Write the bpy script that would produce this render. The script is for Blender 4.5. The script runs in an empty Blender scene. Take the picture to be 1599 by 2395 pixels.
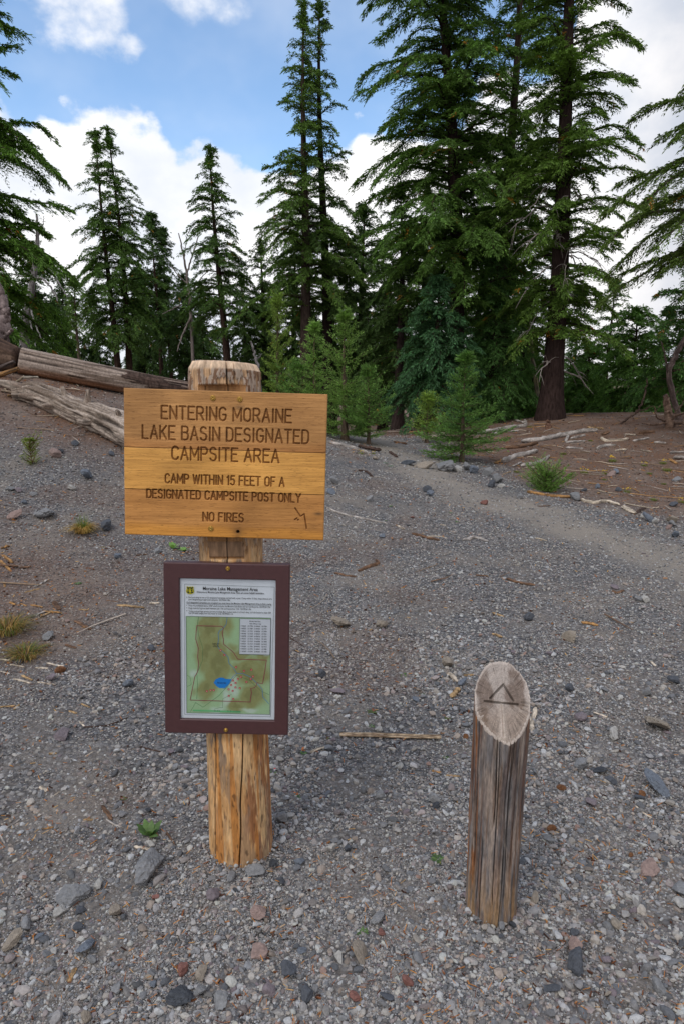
import bpy, math, random
import numpy as np

# ------------------------------------------------------------------ camera, sky, sun, exposure
SC = bpy.context.scene
COL = SC.collection
PI = math.pi
R = math.radians
PITCH = R(11.15)
CAM_Z = 1.6
FPX = 1597.0                      # focal length in photograph pixels (24 mm on a 36 mm tall frame)
cam_data = bpy.data.cameras.new('camera')
cam_data.sensor_fit = 'VERTICAL'
cam_data.sensor_height = 36.0
cam_data.lens = 24.0
cam_data.clip_start = 0.05
cam_data.clip_end = 3000.0
cam = bpy.data.objects.new('camera', cam_data)
cam.location = (0, 0, CAM_Z)
cam.rotation_euler = (PI / 2 - PITCH, 0, 0)
COL.objects.link(cam)
SC.camera = cam
SC.view_settings.view_transform = 'Standard'
SC.view_settings.look = 'None'
SC.view_settings.exposure = 0.52
SC.view_settings.gamma = 1.0

SUN_EL, SUN_AZ = R(58), R(215)    # azimuth clockwise from +Y (the view direction)
sun_data = bpy.data.lights.new('sun', 'SUN')
sun_data.energy = 1.0
sun_data.angle = R(26)
sun_data.color = (1.0, 0.95, 0.88)
sun = bpy.data.objects.new('sun', sun_data)
sd = (math.sin(SUN_AZ) * math.cos(SUN_EL), math.cos(SUN_AZ) * math.cos(SUN_EL), math.sin(SUN_EL))
from mathutils import Vector
sun.rotation_euler = Vector(sd).to_track_quat('Z', 'Y').to_euler()
sun.location = (0, 0, 40)
COL.objects.link(sun)


def nd(nt, typ, ins=None, **kw):
    n = nt.nodes.new('ShaderNode' + typ)
    for k, v in kw.items():
        setattr(n, k, v)
    for k, v in (ins or {}).items():
        s = n.inputs[k]
        if isinstance(v, bpy.types.NodeSocket):
            nt.links.new(v, s)
        else:
            s.default_value = v
    return n


def mth(nt, op, a, b=0.0, c=0.0, clamp=False):
    n = nd(nt, 'Math', operation=op, use_clamp=clamp)
    for i, v in enumerate((a, b, c)):
        if isinstance(v, bpy.types.NodeSocket):
            nt.links.new(v, n.inputs[i])
        else:
            n.inputs[i].default_value = v
    return n.outputs[0]


def mrange(nt, v, a, b, c=0.0, d=1.0, smooth=True):
    n = nd(nt, 'MapRange', interpolation_type='SMOOTHSTEP' if smooth else 'LINEAR')
    nt.links.new(v, n.inputs[0])
    for i, x in enumerate((a, b, c, d)):
        n.inputs[i + 1].default_value = x
    return n.outputs[0]


def mixc(nt, f, a, b, mode='MIX'):
    n = nd(nt, 'Mix', data_type='RGBA', blend_type=mode, clamp_factor=True)
    for s, v in ((n.inputs[0], f), (n.inputs[6], a), (n.inputs[7], b)):
        if isinstance(v, bpy.types.NodeSocket):
            nt.links.new(v, s)
        elif isinstance(v, (int, float)):
            s.default_value = v
        else:
            s.default_value = (*v[:3], 1.0)
    return n.outputs[2]


def lin(r, g, b):
    f = lambda c: (c / 255 / 12.92) if c <= 10 else ((c / 255 + 0.055) / 1.055) ** 2.4
    return (f(r), f(g), f(b))


def pxdir(u, v):
    """direction of a photograph pixel from the camera"""
    a, b = (u - 799.5) / FPX, (1197.5 - v) / FPX
    d = np.array([a, math.cos(PITCH) + b * math.sin(PITCH), -math.sin(PITCH) + b * math.cos(PITCH)])
    return d


def make_world():
    w = bpy.data.worlds.new('World')
    SC.world = w
    w.use_nodes = True
    nt = w.node_tree
    nt.nodes.clear()
    sky = nd(nt, 'TexSky', sky_type='NISHITA')
    sky.sun_disc = False
    sky.sun_elevation = SUN_EL
    sky.sun_rotation = SUN_AZ
    sky.altitude = 2000.0
    sky.air_density = 1.0
    sky.dust_density = 0.6
    sky.ozone_density = 1.5
    tc = nd(nt, 'TexCoord')
    dirv = tc.outputs['Generated']
    sep = nd(nt, 'SeparateXYZ', {0: dirv})
    X, Y, Z = sep.outputs
    az = mth(nt, 'ARCTAN2', X, Y)                      # 0 ahead, + to the right
    el = mth(nt, 'ARCSINE', Z)
    # height of the cumulus tops along the horizon, as a curve over azimuth
    fc = nd(nt, 'FloatCurve')
    nt.links.new(mth(nt, 'MULTIPLY_ADD', az, 1 / (2 * PI), 0.5), fc.inputs['Value'])
    tops = [(-3.1, 1.0), (-1.6, 0.9), (-0.75, .5)]
    for u, v in ((60, 262), (150, 285), (215, 250), (250, 236), (320, 258), (365, 285), (383, 345), (400, 398), (425, 372),
                 (470, 352), (520, 368), (580, 410), (640, 435), (740, 420), (840, 350), (900, 330), (1000, 330),
                 (1090, 250), (1180, 225), (1260, 190), (1330, 120), (1370, -60), (1420, -400)):
        d = pxdir(u, v)
        tops.append((math.atan2(d[0], d[1]), math.asin(d[2] / np.linalg.norm(d))))
    tops += [(0.9, 1.1), (1.6, 1.2), (3.1, 1.0)]
    cm = fc.mapping
    cm.use_clip = False
    cv = cm.curves[0]
    pts = [(a / (2 * PI) + 0.5, t / 1.6) for a, t in tops]
    cv.points[0].location = pts[0]
    cv.points[1].location = pts[-1]
    for p in pts[1:-1]:
        cv.points.new(*p)
    for p in cv.points:
        p.handle_type = 'VECTOR'
    cm.update()
    top = mth(nt, 'MULTIPLY', fc.outputs[0], 1.6)
    mp = nd(nt, 'Mapping', {0: dirv, 3: (1.0, 1.0, 1.35)})
    big = nd(nt, 'TexNoise', {'Vector': mp.outputs[0], 'Scale': 11.0, 'Detail': 7.0, 'Roughness': 0.55})
    puff = nd(nt, 'TexVoronoi', {'Vector': mp.outputs[0], 'Scale': 22.0, 'Smoothness': 0.6}, feature='SMOOTH_F1')
    bump = mth(nt, 'ADD', mth(nt, 'MULTIPLY_ADD', big.outputs[0], 0.14, -0.050),
               mth(nt, 'MULTIPLY_ADD', puff.outputs['Distance'], -0.05, 0.018))
    low = mrange(nt, mth(nt, 'SUBTRACT', mth(nt, 'ADD', top, bump), el), 0.0, 0.022)
    # ragged clouds high on the left of the view, thinner wisps between
    mask = low
    for (u, v), su, sv, thr, soft in (((190, -12), .17, .060, .54, .34), ((415, 0), .10, .045, .62, .42), ((315, 95), .05, .055, .66, .3)):
        d = pxdir(u, v)
        a0, e0 = math.atan2(d[0], d[1]), math.asin(d[2] / np.linalg.norm(d))
        da = mth(nt, 'MULTIPLY', mth(nt, 'SUBTRACT', az, a0), 1 / su)
        de = mth(nt, 'MULTIPLY', mth(nt, 'SUBTRACT', el, e0), 1 / sv)
        r = mth(nt, 'SQRT', mth(nt, 'ADD', mth(nt, 'MULTIPLY', da, da), mth(nt, 'MULTIPLY', de, de)))
        f = mth(nt, 'ADD', mth(nt, 'MULTIPLY_ADD', r, -0.42, 0.72), mth(nt, 'MULTIPLY_ADD', big.outputs[0], 1.3, -0.65))
        m = mrange(nt, f, thr - .14, thr - .14 + soft)
        mask = mth(nt, 'MAXIMUM', mask, m)
    # light and dark of the clouds
    det = nd(nt, 'TexNoise', {'Vector': mp.outputs[0], 'Scale': 4.5, 'Detail': 6.0, 'Roughness': 0.55})
    shade = mrange(nt, det.outputs[0], 0.36, 0.62)
    rightside = mrange(nt, az, 0.25, 0.5)
    white = mixc(nt, shade, (4.1, 4.3, 4.7), (5.5, 5.45, 5.45))
    grey = mixc(nt, shade, (2.7, 2.9, 3.35), (4.4, 4.3, 4.35))
    ccol = mixc(nt, rightside, white, grey)
    hz = mrange(nt, el, 0.0, 0.45)
    blue = mixc(nt, 1.0, sky.outputs[0], (1.18, 1.22, 1.16), 'MULTIPLY')
    thin = nd(nt, 'TexNoise', {'Vector': mp.outputs[0], 'Scale': 2.6, 'Detail': 5.0, 'Roughness': 0.6})
    blue = mixc(nt, mrange(nt, thin.outputs[0], 0.40, 0.80, 0.0, 0.30), blue, (5.0, 5.2, 5.5))
    c = mixc(nt, mask, blue, ccol)
    bg = nd(nt, 'Background', {'Color': c, 'Strength': 0.15})
    out = nd(nt, 'OutputWorld')
    nt.links.new(bg.outputs[0], out.inputs[0])


make_world()

# ------------------------------------------------------------------ numpy helpers
def rs(seed):
    return np.random.RandomState(seed)


def _h(ix, iy, iz, seed):
    n = (ix * 374761393 + iy * 668265263 + iz * 2147483647 + seed * 1274126177) & 0xffffffff
    n = ((n ^ (n >> 13)) * 1274126177) & 0xffffffff
    n = (n ^ (n >> 16)) & 0xffffffff
    return n.astype(np.float64) / 4294967295.0


def vn(x, y, z=0.0, seed=0):
    """smooth value noise 0..1 on arrays"""
    x, y, z = np.broadcast_arrays(np.asarray(x, float), np.asarray(y, float), np.asarray(z, float))
    xi, yi, zi = np.floor(x), np.floor(y), np.floor(z)
    fx, fy, fz = x - xi, y - yi, z - zi
    xi, yi, zi = xi.astype(np.int64), yi.astype(np.int64), zi.astype(np.int64)
    s = lambda t: t * t * t * (t * (t * 6 - 15) + 10)
    fx, fy, fz = s(fx), s(fy), s(fz)
    r = 0
    for dx in (0, 1):
        for dy in (0, 1):
            for dz in (0, 1):
                w = (fx if dx else 1 - fx) * (fy if dy else 1 - fy) * (fz if dz else 1 - fz)
                r = r + w * _h(xi + dx, yi + dy, zi + dz, seed)
    return r


def fbm(x, y, z=0.0, seed=0, octv=4, gain=0.5):
    a, t, r = 1.0, 0.0, 0.0
    for i in range(octv):
        r = r + a * vn(np.asarray(x) * 2 ** i + 17.3 * i, np.asarray(y) * 2 ** i - 9.1 * i, np.asarray(z) * 2 ** i + 3.7 * i, seed + i)
        t += a
        a *= gain
    return r / t


def sstep(x, a, b):
    t = np.clip((x - a) / (b - a), 0, 1)
    return t * t * (3 - 2 * t)


# ------------------------------------------------------------------ mesh building
def obj(name, blocks, mat, parent=None, smooth=True, attrs=None, loc=None):
    """blocks: (V,F) or list of them (F an array of tris or quads, or a list of index tuples).  attrs: per-vertex RGB arrays, in order."""
    if isinstance(blocks, tuple):
        blocks = [blocks]
    Vs, loops, tot, off = [], [], [], 0
    mi = []
    for b in blocks:
        V, F = b[0], b[1]
        V = np.asarray(V, float).reshape(-1, 3)
        if isinstance(F, np.ndarray):
            loops.append((F + off).ravel())
            tot.append(np.full(len(F), F.shape[1]))
        else:
            for f in F:
                loops.append(np.asarray(f) + off)
                tot.append(np.array([len(f)]))
        mi.append(np.full(len(F), b[2] if len(b) > 2 else 0))
        Vs.append(V)
        off += len(V)
    V = np.concatenate(Vs)
    L = np.concatenate(loops).astype(np.int32)
    T = np.concatenate(tot).astype(np.int32)
    me = bpy.data.meshes.new(name)
    me.vertices.add(len(V))
    me.vertices.foreach_set('co', V.astype(np.float32).ravel())
    me.loops.add(len(L))
    me.loops.foreach_set('vertex_index', L)
    me.polygons.add(len(T))
    me.polygons.foreach_set('loop_start', (np.cumsum(T) - T).astype(np.int32))
    me.polygons.foreach_set('loop_total', T)
    me.polygons.foreach_set('use_smooth', np.full(len(T), bool(smooth)))
    mats = mat if isinstance(mat, (list, tuple)) else [mat]
    for m in mats:
        me.materials.append(m)
    if len(mats) > 1:
        me.polygons.foreach_set('material_index', np.concatenate(mi).astype(np.int32))
    for k, c in (attrs or {}).items():
        c = np.asarray(c, float)
        if c.ndim == 1:
            c = np.repeat(c[None, :], len(V), 0)
        a = me.color_attributes.new(k, 'FLOAT_COLOR', 'POINT')
        a.data.foreach_set('color', np.concatenate([c, np.ones((len(c), 1))], 1).astype(np.float32).ravel())
    me.update(calc_edges=True)
    o = bpy.data.objects.new(name, me)
    COL.objects.link(o)
    if parent is not None:
        o.parent = parent
    if loc is not None:
        o.location = loc
    return o


def empty(name, loc=(0, 0, 0)):
    o = bpy.data.objects.new(name, None)
    o.empty_display_size = 0.1
    o.location = [float(c) for c in loc]
    COL.objects.link(o)
    return o


def tag(o, label=None, cat=None, group=None, kind=None):
    for k, v in (('label', label), ('category', cat), ('group', group), ('kind', kind)):
        if v:
            o[k] = v
    return o


def grid(P, wrap=False):
    """P (n,m,3) -> quads; wrap closes the second axis"""
    n, m = P.shape[:2]
    i = np.arange(n - 1)[:, None]
    j = np.arange(m if wrap else m - 1)[None, :]
    j2 = (j + 1) % m
    F = np.stack(np.broadcast_arrays(i * m + j, i * m + j2, (i + 1) * m + j2, (i + 1) * m + j), -1).reshape(-1, 4)
    return P.reshape(-1, 3), F


def frame_along(P):
    P = np.asarray(P, float)
    T = np.gradient(P, axis=0)
    T /= np.linalg.norm(T, axis=1)[:, None] + 1e-12
    up = np.array([0, 0, 1.0]) if abs(T[:, 2]).mean() < 0.85 else np.array([1.0, 0, 0])
    A = np.cross(T, up)
    A /= np.linalg.norm(A, axis=1)[:, None] + 1e-12
    B = np.cross(A, T)
    return T, A, B


def tube(P, r, n=6, disp=None, caps=True):
    P = np.asarray(P, float)
    r = np.broadcast_to(np.asarray(r, float), (len(P),))
    T, A, B = frame_along(P)
    th = np.arange(n) * 2 * PI / n
    rad = r[:, None] * (np.ones((len(P), n)) if disp is None else disp)
    Q = P[:, None] + rad[..., None] * (np.cos(th)[None, :, None] * A[:, None] + np.sin(th)[None, :, None] * B[:, None])
    V, F = grid(Q, True)
    if caps:
        k = len(V)
        V = np.concatenate([V, P[[0, -1]]])
        j = np.arange(n)
        last = (len(P) - 1) * n
        c1 = np.stack([np.full(n, k), (j + 1) % n, j], 1)
        c2 = np.stack([np.full(n, k + 1), last + j, last + (j + 1) % n], 1)
        return [(V, F), (V[:0], np.concatenate([c1, c2]) - 0)] if False else (V, _mix(F, c1, c2))
    return V, F


def _mix(F, *tris):
    return np.concatenate([F] + [np.concatenate([t, t[:, 2:3]], 1) for t in tris]) if False else [tuple(f) for f in F] + [tuple(t) for tt in tris for t in tt]


def box(x0, x1, y0, y1, z0, z1):
    V = np.array([(x, y, z) for x in (x0, x1) for y in (y0, y1) for z in (z0, z1)], float)
    F = np.array([(0, 1, 3, 2), (4, 6, 7, 5), (0, 4, 5, 1), (2, 3, 7, 6), (0, 2, 6, 4), (1, 5, 7, 3)])
    return V, F


def smooth_path(P, n):
    """Catmull-Rom through points P, n samples"""
    P = np.asarray(P, float)
    if len(P) == 2:
        t = np.linspace(0, 1, n)[:, None]
        return P[0] * (1 - t) + P[1] * t
    Q = np.concatenate([[2 * P[0] - P[1]], P, [2 * P[-1] - P[-2]]])
    s = np.linspace(0, len(P) - 1 - 1e-6, n)
    i = s.astype(int)
    t = (s - i)[:, None]
    p0, p1, p2, p3 = Q[i], Q[i + 1], Q[i + 2], Q[i + 3]
    return 0.5 * (2 * p1 + (p2 - p0) * t + (2 * p0 - 5 * p1 + 4 * p2 - p3) * t ** 2 + (3 * p1 - p0 - 3 * p2 + p3) * t ** 3)


# ------------------------------------------------------------------ terrain
def height(x, y):
    x, y = np.asarray(x, float), np.asarray(y, float)
    h = 2.0 * np.exp(-((x + 7) / 6.0) ** 2 - ((y - 11) / 5.0) ** 2)
    h = h + 0.75 * np.exp(-((x - 8) / 6.0) ** 2 - ((y - 17) / 4.5) ** 2)
    d = np.maximum(y - 19.5, 0)
    h = h - 5.0 * (1 - np.exp(-d * 0.035)) * (1 - .55 * np.exp(-((x - 1) / 5.0) ** 2))
    h = h + 0.05 * (fbm(x * .35, y * .35, 1.7, 11, 3) - .5) + 0.035 * (fbm(x * 1.7, y * 1.7, .3, 5, 3) - .5)
    far = sstep(np.hypot(x, y), 8, 20)
    h = h + far * 0.25 * (fbm(x * .22, y * .22, .3, 51, 3) - .5)
    h = h + 0.030 * np.exp(-(((x - .40) / .16) ** 2 + ((y - 1.82) / .17) ** 2))
    h = h + 0.045 * np.exp(-(((x + .35) / .22) ** 2 + ((y - 2.0) / .25) ** 2))        # gravel heaped at the sign's foot
    return h


def at(u, v, Y):
    d = pxdir(u, v)
    return np.array([0, 0, CAM_Z]) + d * (Y / d[1])


_T = np.concatenate([np.arange(.8, 8, .02), np.arange(8, 60, .06)])


def ground(u, v, far=None):
    """where the ray of a photograph pixel meets the ground"""
    d = pxdir(u, v)
    P = np.array([0, 0, CAM_Z]) + _T[:, None] * d
    below = P[:, 2] < height(P[:, 0], P[:, 1])
    if not below.any():
        p = np.array([0, 0, CAM_Z]) + d * ((far or 20) / d[1])
        p[2] = height(p[0], p[1])
        return p
    k = int(np.argmax(below))
    a, b = _T[max(k - 1, 0)], _T[k]
    for _ in range(18):
        m = (a + b) / 2
        p = np.array([0, 0, CAM_Z]) + m * d
        if p[2] < height(p[0], p[1]):
            b = m
        else:
            a = m
    return p


def pxsize(p):
    """metres per photograph pixel at point p"""
    return (p[1] * math.cos(PITCH) - (p[2] - CAM_Z) * math.sin(PITCH)) / FPX


TRAIL = [ground(u, v) for u, v in ((1760, 1390), (1660, 1350), (1551, 1308), (1408, 1265), (1293, 1213), (1150, 1172), (1063, 1138), (992, 1111), (975, 1080), (904, 1047), (870, 1025))]
TRAIL = TRAIL + [np.array([0.6, 19.0, 0]), np.array([1.8, 22.0, 0]), np.array([3.0, 30.0, 0])]
TRAIL = smooth_path(np.array(TRAIL), 120)[:, :2]


def trail_dist(x, y):
    x, y = np.asarray(x, float), np.asarray(y, float)
    best = np.full(x.shape, 1e9)
    side = np.zeros(x.shape)
    for a, b in zip(TRAIL[:-1], TRAIL[1:]):
        ab = b - a
        t = np.clip(((x - a[0]) * ab[0] + (y - a[1]) * ab[1]) / (ab @ ab + 1e-12), 0, 1)
        dx, dy = x - a[0] - t * ab[0], y - a[1] - t * ab[1]
        d = np.hypot(dx, dy)
        s = np.sign(ab[0] * dy - ab[1] * dx)
        upd = d < best
        best = np.where(upd, d, best)
        side = np.where(upd, s, side)
    return best, side


def zones(x, y):
    """trail, duff, fresh wood litter weights 0..1"""
    d, s = trail_dist(x, y)
    wob = (fbm(np.asarray(x) * 1.3, np.asarray(y) * 1.3, .5, 21, 4) - .5)
    trail = 1 - sstep(d + wob * .9, .16, .72)
    duff = np.where(s < 0, sstep(d + wob * 1.6, 0.75, 1.9), 0) * sstep(np.asarray(y, float), 6.2, 8.5)
    far = sstep(np.asarray(y, float) + wob * 4, 13.5, 17)
    duff = np.maximum(duff, far * (1 - trail))
    # litter round the fallen logs on the left
    lx, ly = np.asarray(x, float), np.asarray(y, float)
    dl = np.abs((ly - 8.6) + (lx + 3.2) * 0.22)
    left = np.exp(-(dl / .95) ** 2) * sstep(-lx, .9, 2.0)
    left = np.maximum(left, sstep(ly, 8.9, 9.8) * sstep(-lx, 0.8, 2.2))
    left2 = np.exp(-((lx + 2.2) / .75) ** 2 - ((ly - 4.3) / 1.0) ** 2) * .95
    duff = np.maximum(duff, np.clip(left * (1 + wob * 1.6), 0, 1))
    duff = np.maximum(duff, np.clip(left2 * (1 + wob * 2.5), 0, .7))
    dirt = .36 * sstep(fbm(lx * 1.3, ly * 1.1, 7.7, 141, 5), .52, .66) * (1 - trail)
    dirt = dirt * (1 - .9 * sstep(lx - .04 * ly, .05, .8))
    duff = np.maximum(duff, dirt)
    return trail, np.clip(duff, 0, 1)
# ------------------------------------------------------------------ materials
def new_mat(name):
    m = bpy.data.materials.new(name)
    m.use_nodes = True
    nt = m.node_tree
    nt.nodes.clear()
    out = nd(nt, 'OutputMaterial')
    b = nd(nt, 'BsdfPrincipled')
    nt.links.new(b.outputs[0], out.inputs[0])
    return m, nt, b, out


def coords(nt, scale=(1, 1, 1), rot=(0, 0, 0)):
    tc = nd(nt, 'TexCoord')
    return nd(nt, 'Mapping', {0: tc.outputs['Object'], 2: rot, 3: scale}).outputs[0]


def mat_plain(name, col, rough=.6, metal=0.0, var=.25, scale=30, bump=.0, spec=.3):
    m, nt, b, _ = new_mat(name)
    n = nd(nt, 'TexNoise', {'Vector': coords(nt), 'Scale': scale, 'Detail': 5.0, 'Roughness': .65})
    f = mrange(nt, n.outputs[0], .3, .7, 1 - var, 1 + var, False)
    g = nd(nt, 'CombineColor', {0: f, 1: f, 2: f}).outputs[0]
    c = mixc(nt, 1.0, col, g, 'MULTIPLY')
    nt.links.new(c, b.inputs['Base Color'])
    b.inputs['Roughness'].default_value = rough
    b.inputs['Metallic'].default_value = metal
    b.inputs['Specular IOR Level'].default_value = spec
    if bump:
        bp = nd(nt, 'Bump', {'Height': n.outputs[0], 'Strength': bump, 'Distance': .002})
        nt.links.new(bp.outputs[0], b.inputs['Normal'])
    return m


def mat_attr(name, rough=.9, var=.3, scale=(60, 60, 60), bump=.3, dist=.003, spec=.25, transl=0.0, detail=5.0):
    """base colour from the mesh's Col attribute times fine noise"""
    m, nt, b, out = new_mat(name)
    at_ = nd(nt, 'Attribute', attribute_name='Col')
    n = nd(nt, 'TexNoise', {'Vector': coords(nt, scale), 'Scale': 1.0, 'Detail': detail, 'Roughness': .65})
    f = mrange(nt, n.outputs[0], .3, .7, 1 - var, 1 + var, False)
    g = nd(nt, 'CombineColor', {0: f, 1: f, 2: f}).outputs[0]
    c = mixc(nt, 1.0, at_.outputs['Color'], g, 'MULTIPLY')
    nt.links.new(c, b.inputs['Base Color'])
    b.inputs['Roughness'].default_value = rough
    b.inputs['Specular IOR Level'].default_value = spec
    if bump:
        bp = nd(nt, 'Bump', {'Height': n.outputs[0], 'Strength': bump, 'Distance': dist})
        nt.links.new(bp.outputs[0], b.inputs['Normal'])
    if transl:
        t = nd(nt, 'BsdfTranslucent', {'Color': mixc(nt, 1.0, c, (1.3, 1.45, .7), 'MULTIPLY')})
        mx = nd(nt, 'MixShader', {0: transl})
        nt.links.new(b.outputs[0], mx.inputs[1])
        nt.links.new(t.outputs[0], mx.inputs[2])
        nt.links.new(mx.outputs[0], out.inputs[0])
    return m


M_ROCK = mat_attr('rock', .88, .28, (90, 90, 90), .5, .002)
M_PEBBLE = mat_attr('gravel_stone', .9, .22, (160, 160, 160), .0)
M_LEAF = mat_attr('conifer_needles', .6, .35, (25, 25, 25), 0, transl=.18, spec=.25, detail=2.0)
M_BARK = mat_attr('bark', .95, .6, (22, 22, 5), .9, .03, .1)
M_TWIG = mat_attr('dead_wood', .85, .45, (40, 40, 40), .5, .004, .2)
M_PLANT = mat_attr('small_leaves', .55, .25, (60, 60, 60), 0, transl=.25)
M_CHIP = mat_attr('wood_chip', .8, .35, (50, 50, 50), .4, .002)


def mat_ground():
    m, nt, b, _ = new_mat('gravelly_soil')
    z = nd(nt, 'Attribute', attribute_name='Zone')
    sp = nd(nt, 'SeparateColor', {0: z.outputs['Color']})
    trail, duff = sp.outputs[0], sp.outputs[1]
    co = coords(nt)
    ramps = []
    heights = []
    for sc in (48.0, 110.0):
        v = nd(nt, 'TexVoronoi', {'Vector': co, 'Scale': sc, 'Randomness': 1.0})
        s2 = nd(nt, 'SeparateColor', {0: v.outputs['Color']})
        r = nd(nt, 'ValToRGB', {0: s2.outputs[0]})
        cr = r.color_ramp
        cr.elements[0].position, cr.elements[0].color = 0, (.06, .062, .068, 1)
        cr.elements[1].position, cr.elements[1].color = 1, (.42, .41, .39, 1)
        for p, c in ((.25, (.12, .125, .14)), (.5, (.20, .20, .205)), (.68, (.26, .25, .245)), (.8, (.17, .15, .15)), (.9, (.31, .30, .285))):
            e = cr.elements.new(p)
            e.color = (*c, 1)
        edge = mrange(nt, v.outputs['Distance'], .35, .75, 1.0, .35)
        g = nd(nt, 'CombineColor', {0: edge, 1: edge, 2: edge}).outputs[0]
        ramps.append(mixc(nt, 1.0, r.outputs[0], g, 'MULTIPLY'))
        heights.append(v.outputs['Distance'])
    mixn = nd(nt, 'TexNoise', {'Vector': co, 'Scale': 9.0, 'Detail': 3.0})
    grav = mixc(nt, mrange(nt, mixn.outputs[0], .42, .58), ramps[0], ramps[1])
    patch = nd(nt, 'TexNoise', {'Vector': co, 'Scale': 1.6, 'Detail': 5.0, 'Roughness': .6})
    fine = nd(nt, 'TexNoise', {'Vector': co, 'Scale': 150.0, 'Detail': 4.0, 'Roughness': .7})
    fr = mrange(nt, fine.outputs[0], .3, .7, .55, 1.45, False)
    fg = nd(nt, 'CombineColor', {0: fr, 1: fr, 2: fr}).outputs[0]
    dust = mixc(nt, 1.0, mixc(nt, patch.outputs[0], (.185, .155, .130), (.255, .222, .190)), fg, 'MULTIPLY')
    soil = mixc(nt, mrange(nt, patch.outputs[0], .42, .66, .12, .80), grav, dust)
    tr = mixc(nt, .70, soil, mixc(nt, 1.0, (.31, .27, .225), fg, 'MULTIPLY'))
    dn = nd(nt, 'TexNoise', {'Vector': co, 'Scale': 38.0, 'Detail': 6.0, 'Roughness': .75})
    rd = nd(nt, 'ValToRGB', {0: dn.outputs[0]})
    cr = rd.color_ramp
    cr.elements[0].position, cr.elements[0].color = .28, (.038, .025, .018, 1)
    cr.elements[1].position, cr.elements[1].color = .80, (.34, .23, .145, 1)
    for p, c in ((.42, (.085, .052, .038)), (.55, (.165, .098, .064)), (.66, (.21, .130, .085))):
        e = cr.elements.new(p)
        e.color = (*c, 1)
    dsoil = mixc(nt, 1.0, mixc(nt, mrange(nt, patch.outputs[0], .35, .75, 0, .45), rd.outputs[0], soil), (1.22, 1.2, 1.2), 'MULTIPLY')
    c = mixc(nt, trail, soil, tr)
    c = mixc(nt, duff, c, dsoil)
    nt.links.new(c, b.inputs['Base Color'])
    b.inputs['Roughness'].default_value = .95
    b.inputs['Specular IOR Level'].default_value = .15
    hsum = mth(nt, 'ADD', mth(nt, 'MULTIPLY', heights[0], -.9), mth(nt, 'MULTIPLY', fine.outputs[0], .6))
    hsum = mth(nt, 'ADD', hsum, mth(nt, 'MULTIPLY', dn.outputs[0], .8))
    bp = nd(nt, 'Bump', {'Height': hsum, 'Strength': .8, 'Distance': .012})
    nt.links.new(bp.outputs[0], b.inputs['Normal'])
    return m


def mat_plank():
    """oiled sign board: attribute Col gives each board's tint and the darker routed letters"""
    m, nt, b, _ = new_mat('oiled_oak_board')
    a = nd(nt, 'Attribute', attribute_name='Col')
    w = nd(nt, 'TexNoise', {'Vector': coords(nt, (2.2, 1, 30)), 'Scale': 3.0, 'Detail': 5.0, 'Distortion': .3})
    g1 = nd(nt, 'TexNoise', {'Vector': coords(nt, (9, 9, 320)), 'Scale': 1.0, 'Detail': 6.0, 'Roughness': .7})
    g2 = nd(nt, 'TexNoise', {'Vector': coords(nt, (55, 20, 650)), 'Scale': 1.0, 'Detail': 3.0, 'Roughness': .6})
    f = mth(nt, 'MULTIPLY', mrange(nt, g1.outputs[0], .3, .7, .80, 1.20, False), mrange(nt, w.outputs[0], .3, .7, .86, 1.14, False))
    pores = mrange(nt, g2.outputs[0], .30, .42, .50, 1.0)
    lo = nd(nt, 'TexNoise', {'Vector': coords(nt, (5, 1, 7)), 'Scale': 1.0, 'Detail': 4.0})
    f = mth(nt, 'MULTIPLY', mth(nt, 'MULTIPLY', f, pores), mrange(nt, lo.outputs[0], .3, .7, .86, 1.14, False))
    g = nd(nt, 'CombineColor', {0: f, 1: mth(nt, 'POWER', f, 1.12), 2: mth(nt, 'POWER', f, 1.3)}).outputs[0]
    c = mixc(nt, 1.0, a.outputs['Color'], g, 'MULTIPLY')
    nt.links.new(c, b.inputs['Base Color'])
    b.inputs['Roughness'].default_value = .55
    b.inputs['Specular IOR Level'].default_value = .3
    bp = nd(nt, 'Bump', {'Height': mth(nt, 'MULTIPLY', pores, g1.outputs[0]), 'Strength': .35, 'Distance': .0015})
    nt.links.new(bp.outputs[0], b.inputs['Normal'])
    return m


def mat_log(name, bump=.6, stretch=(55, 55, 3.5), var=.5, rough=.8):
    """weathered wood along local z, colour from Col"""
    m, nt, b, _ = new_mat(name)
    a = nd(nt, 'Attribute', attribute_name='Col')
    n = nd(nt, 'TexNoise', {'Vector': coords(nt, stretch), 'Scale': 1.0, 'Detail': 7.0, 'Roughness': .68, 'Distortion': .25})
    n2 = nd(nt, 'TexNoise', {'Vector': coords(nt, tuple(4 * s for s in stretch)), 'Scale': 1.0, 'Detail': 3.0})
    f = mth(nt, 'MULTIPLY', mrange(nt, n.outputs[0], .28, .72, 1 - var, 1 + var, False), mrange(nt, n2.outputs[0], .3, .7, .78, 1.22, False))
    g = nd(nt, 'CombineColor', {0: f, 1: f, 2: f}).outputs[0]
    nt.links.new(mixc(nt, 1.0, a.outputs['Color'], g, 'MULTIPLY'), b.inputs['Base Color'])
    b.inputs['Roughness'].default_value = rough
    b.inputs['Specular IOR Level'].default_value = .22
    bp = nd(nt, 'Bump', {'Height': mth(nt, 'ADD', n.outputs[0], mth(nt, 'MULTIPLY', n2.outputs[0], .3)), 'Strength': bump, 'Distance': .004})
    nt.links.new(bp.outputs[0], b.inputs['Normal'])
    return m


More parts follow.
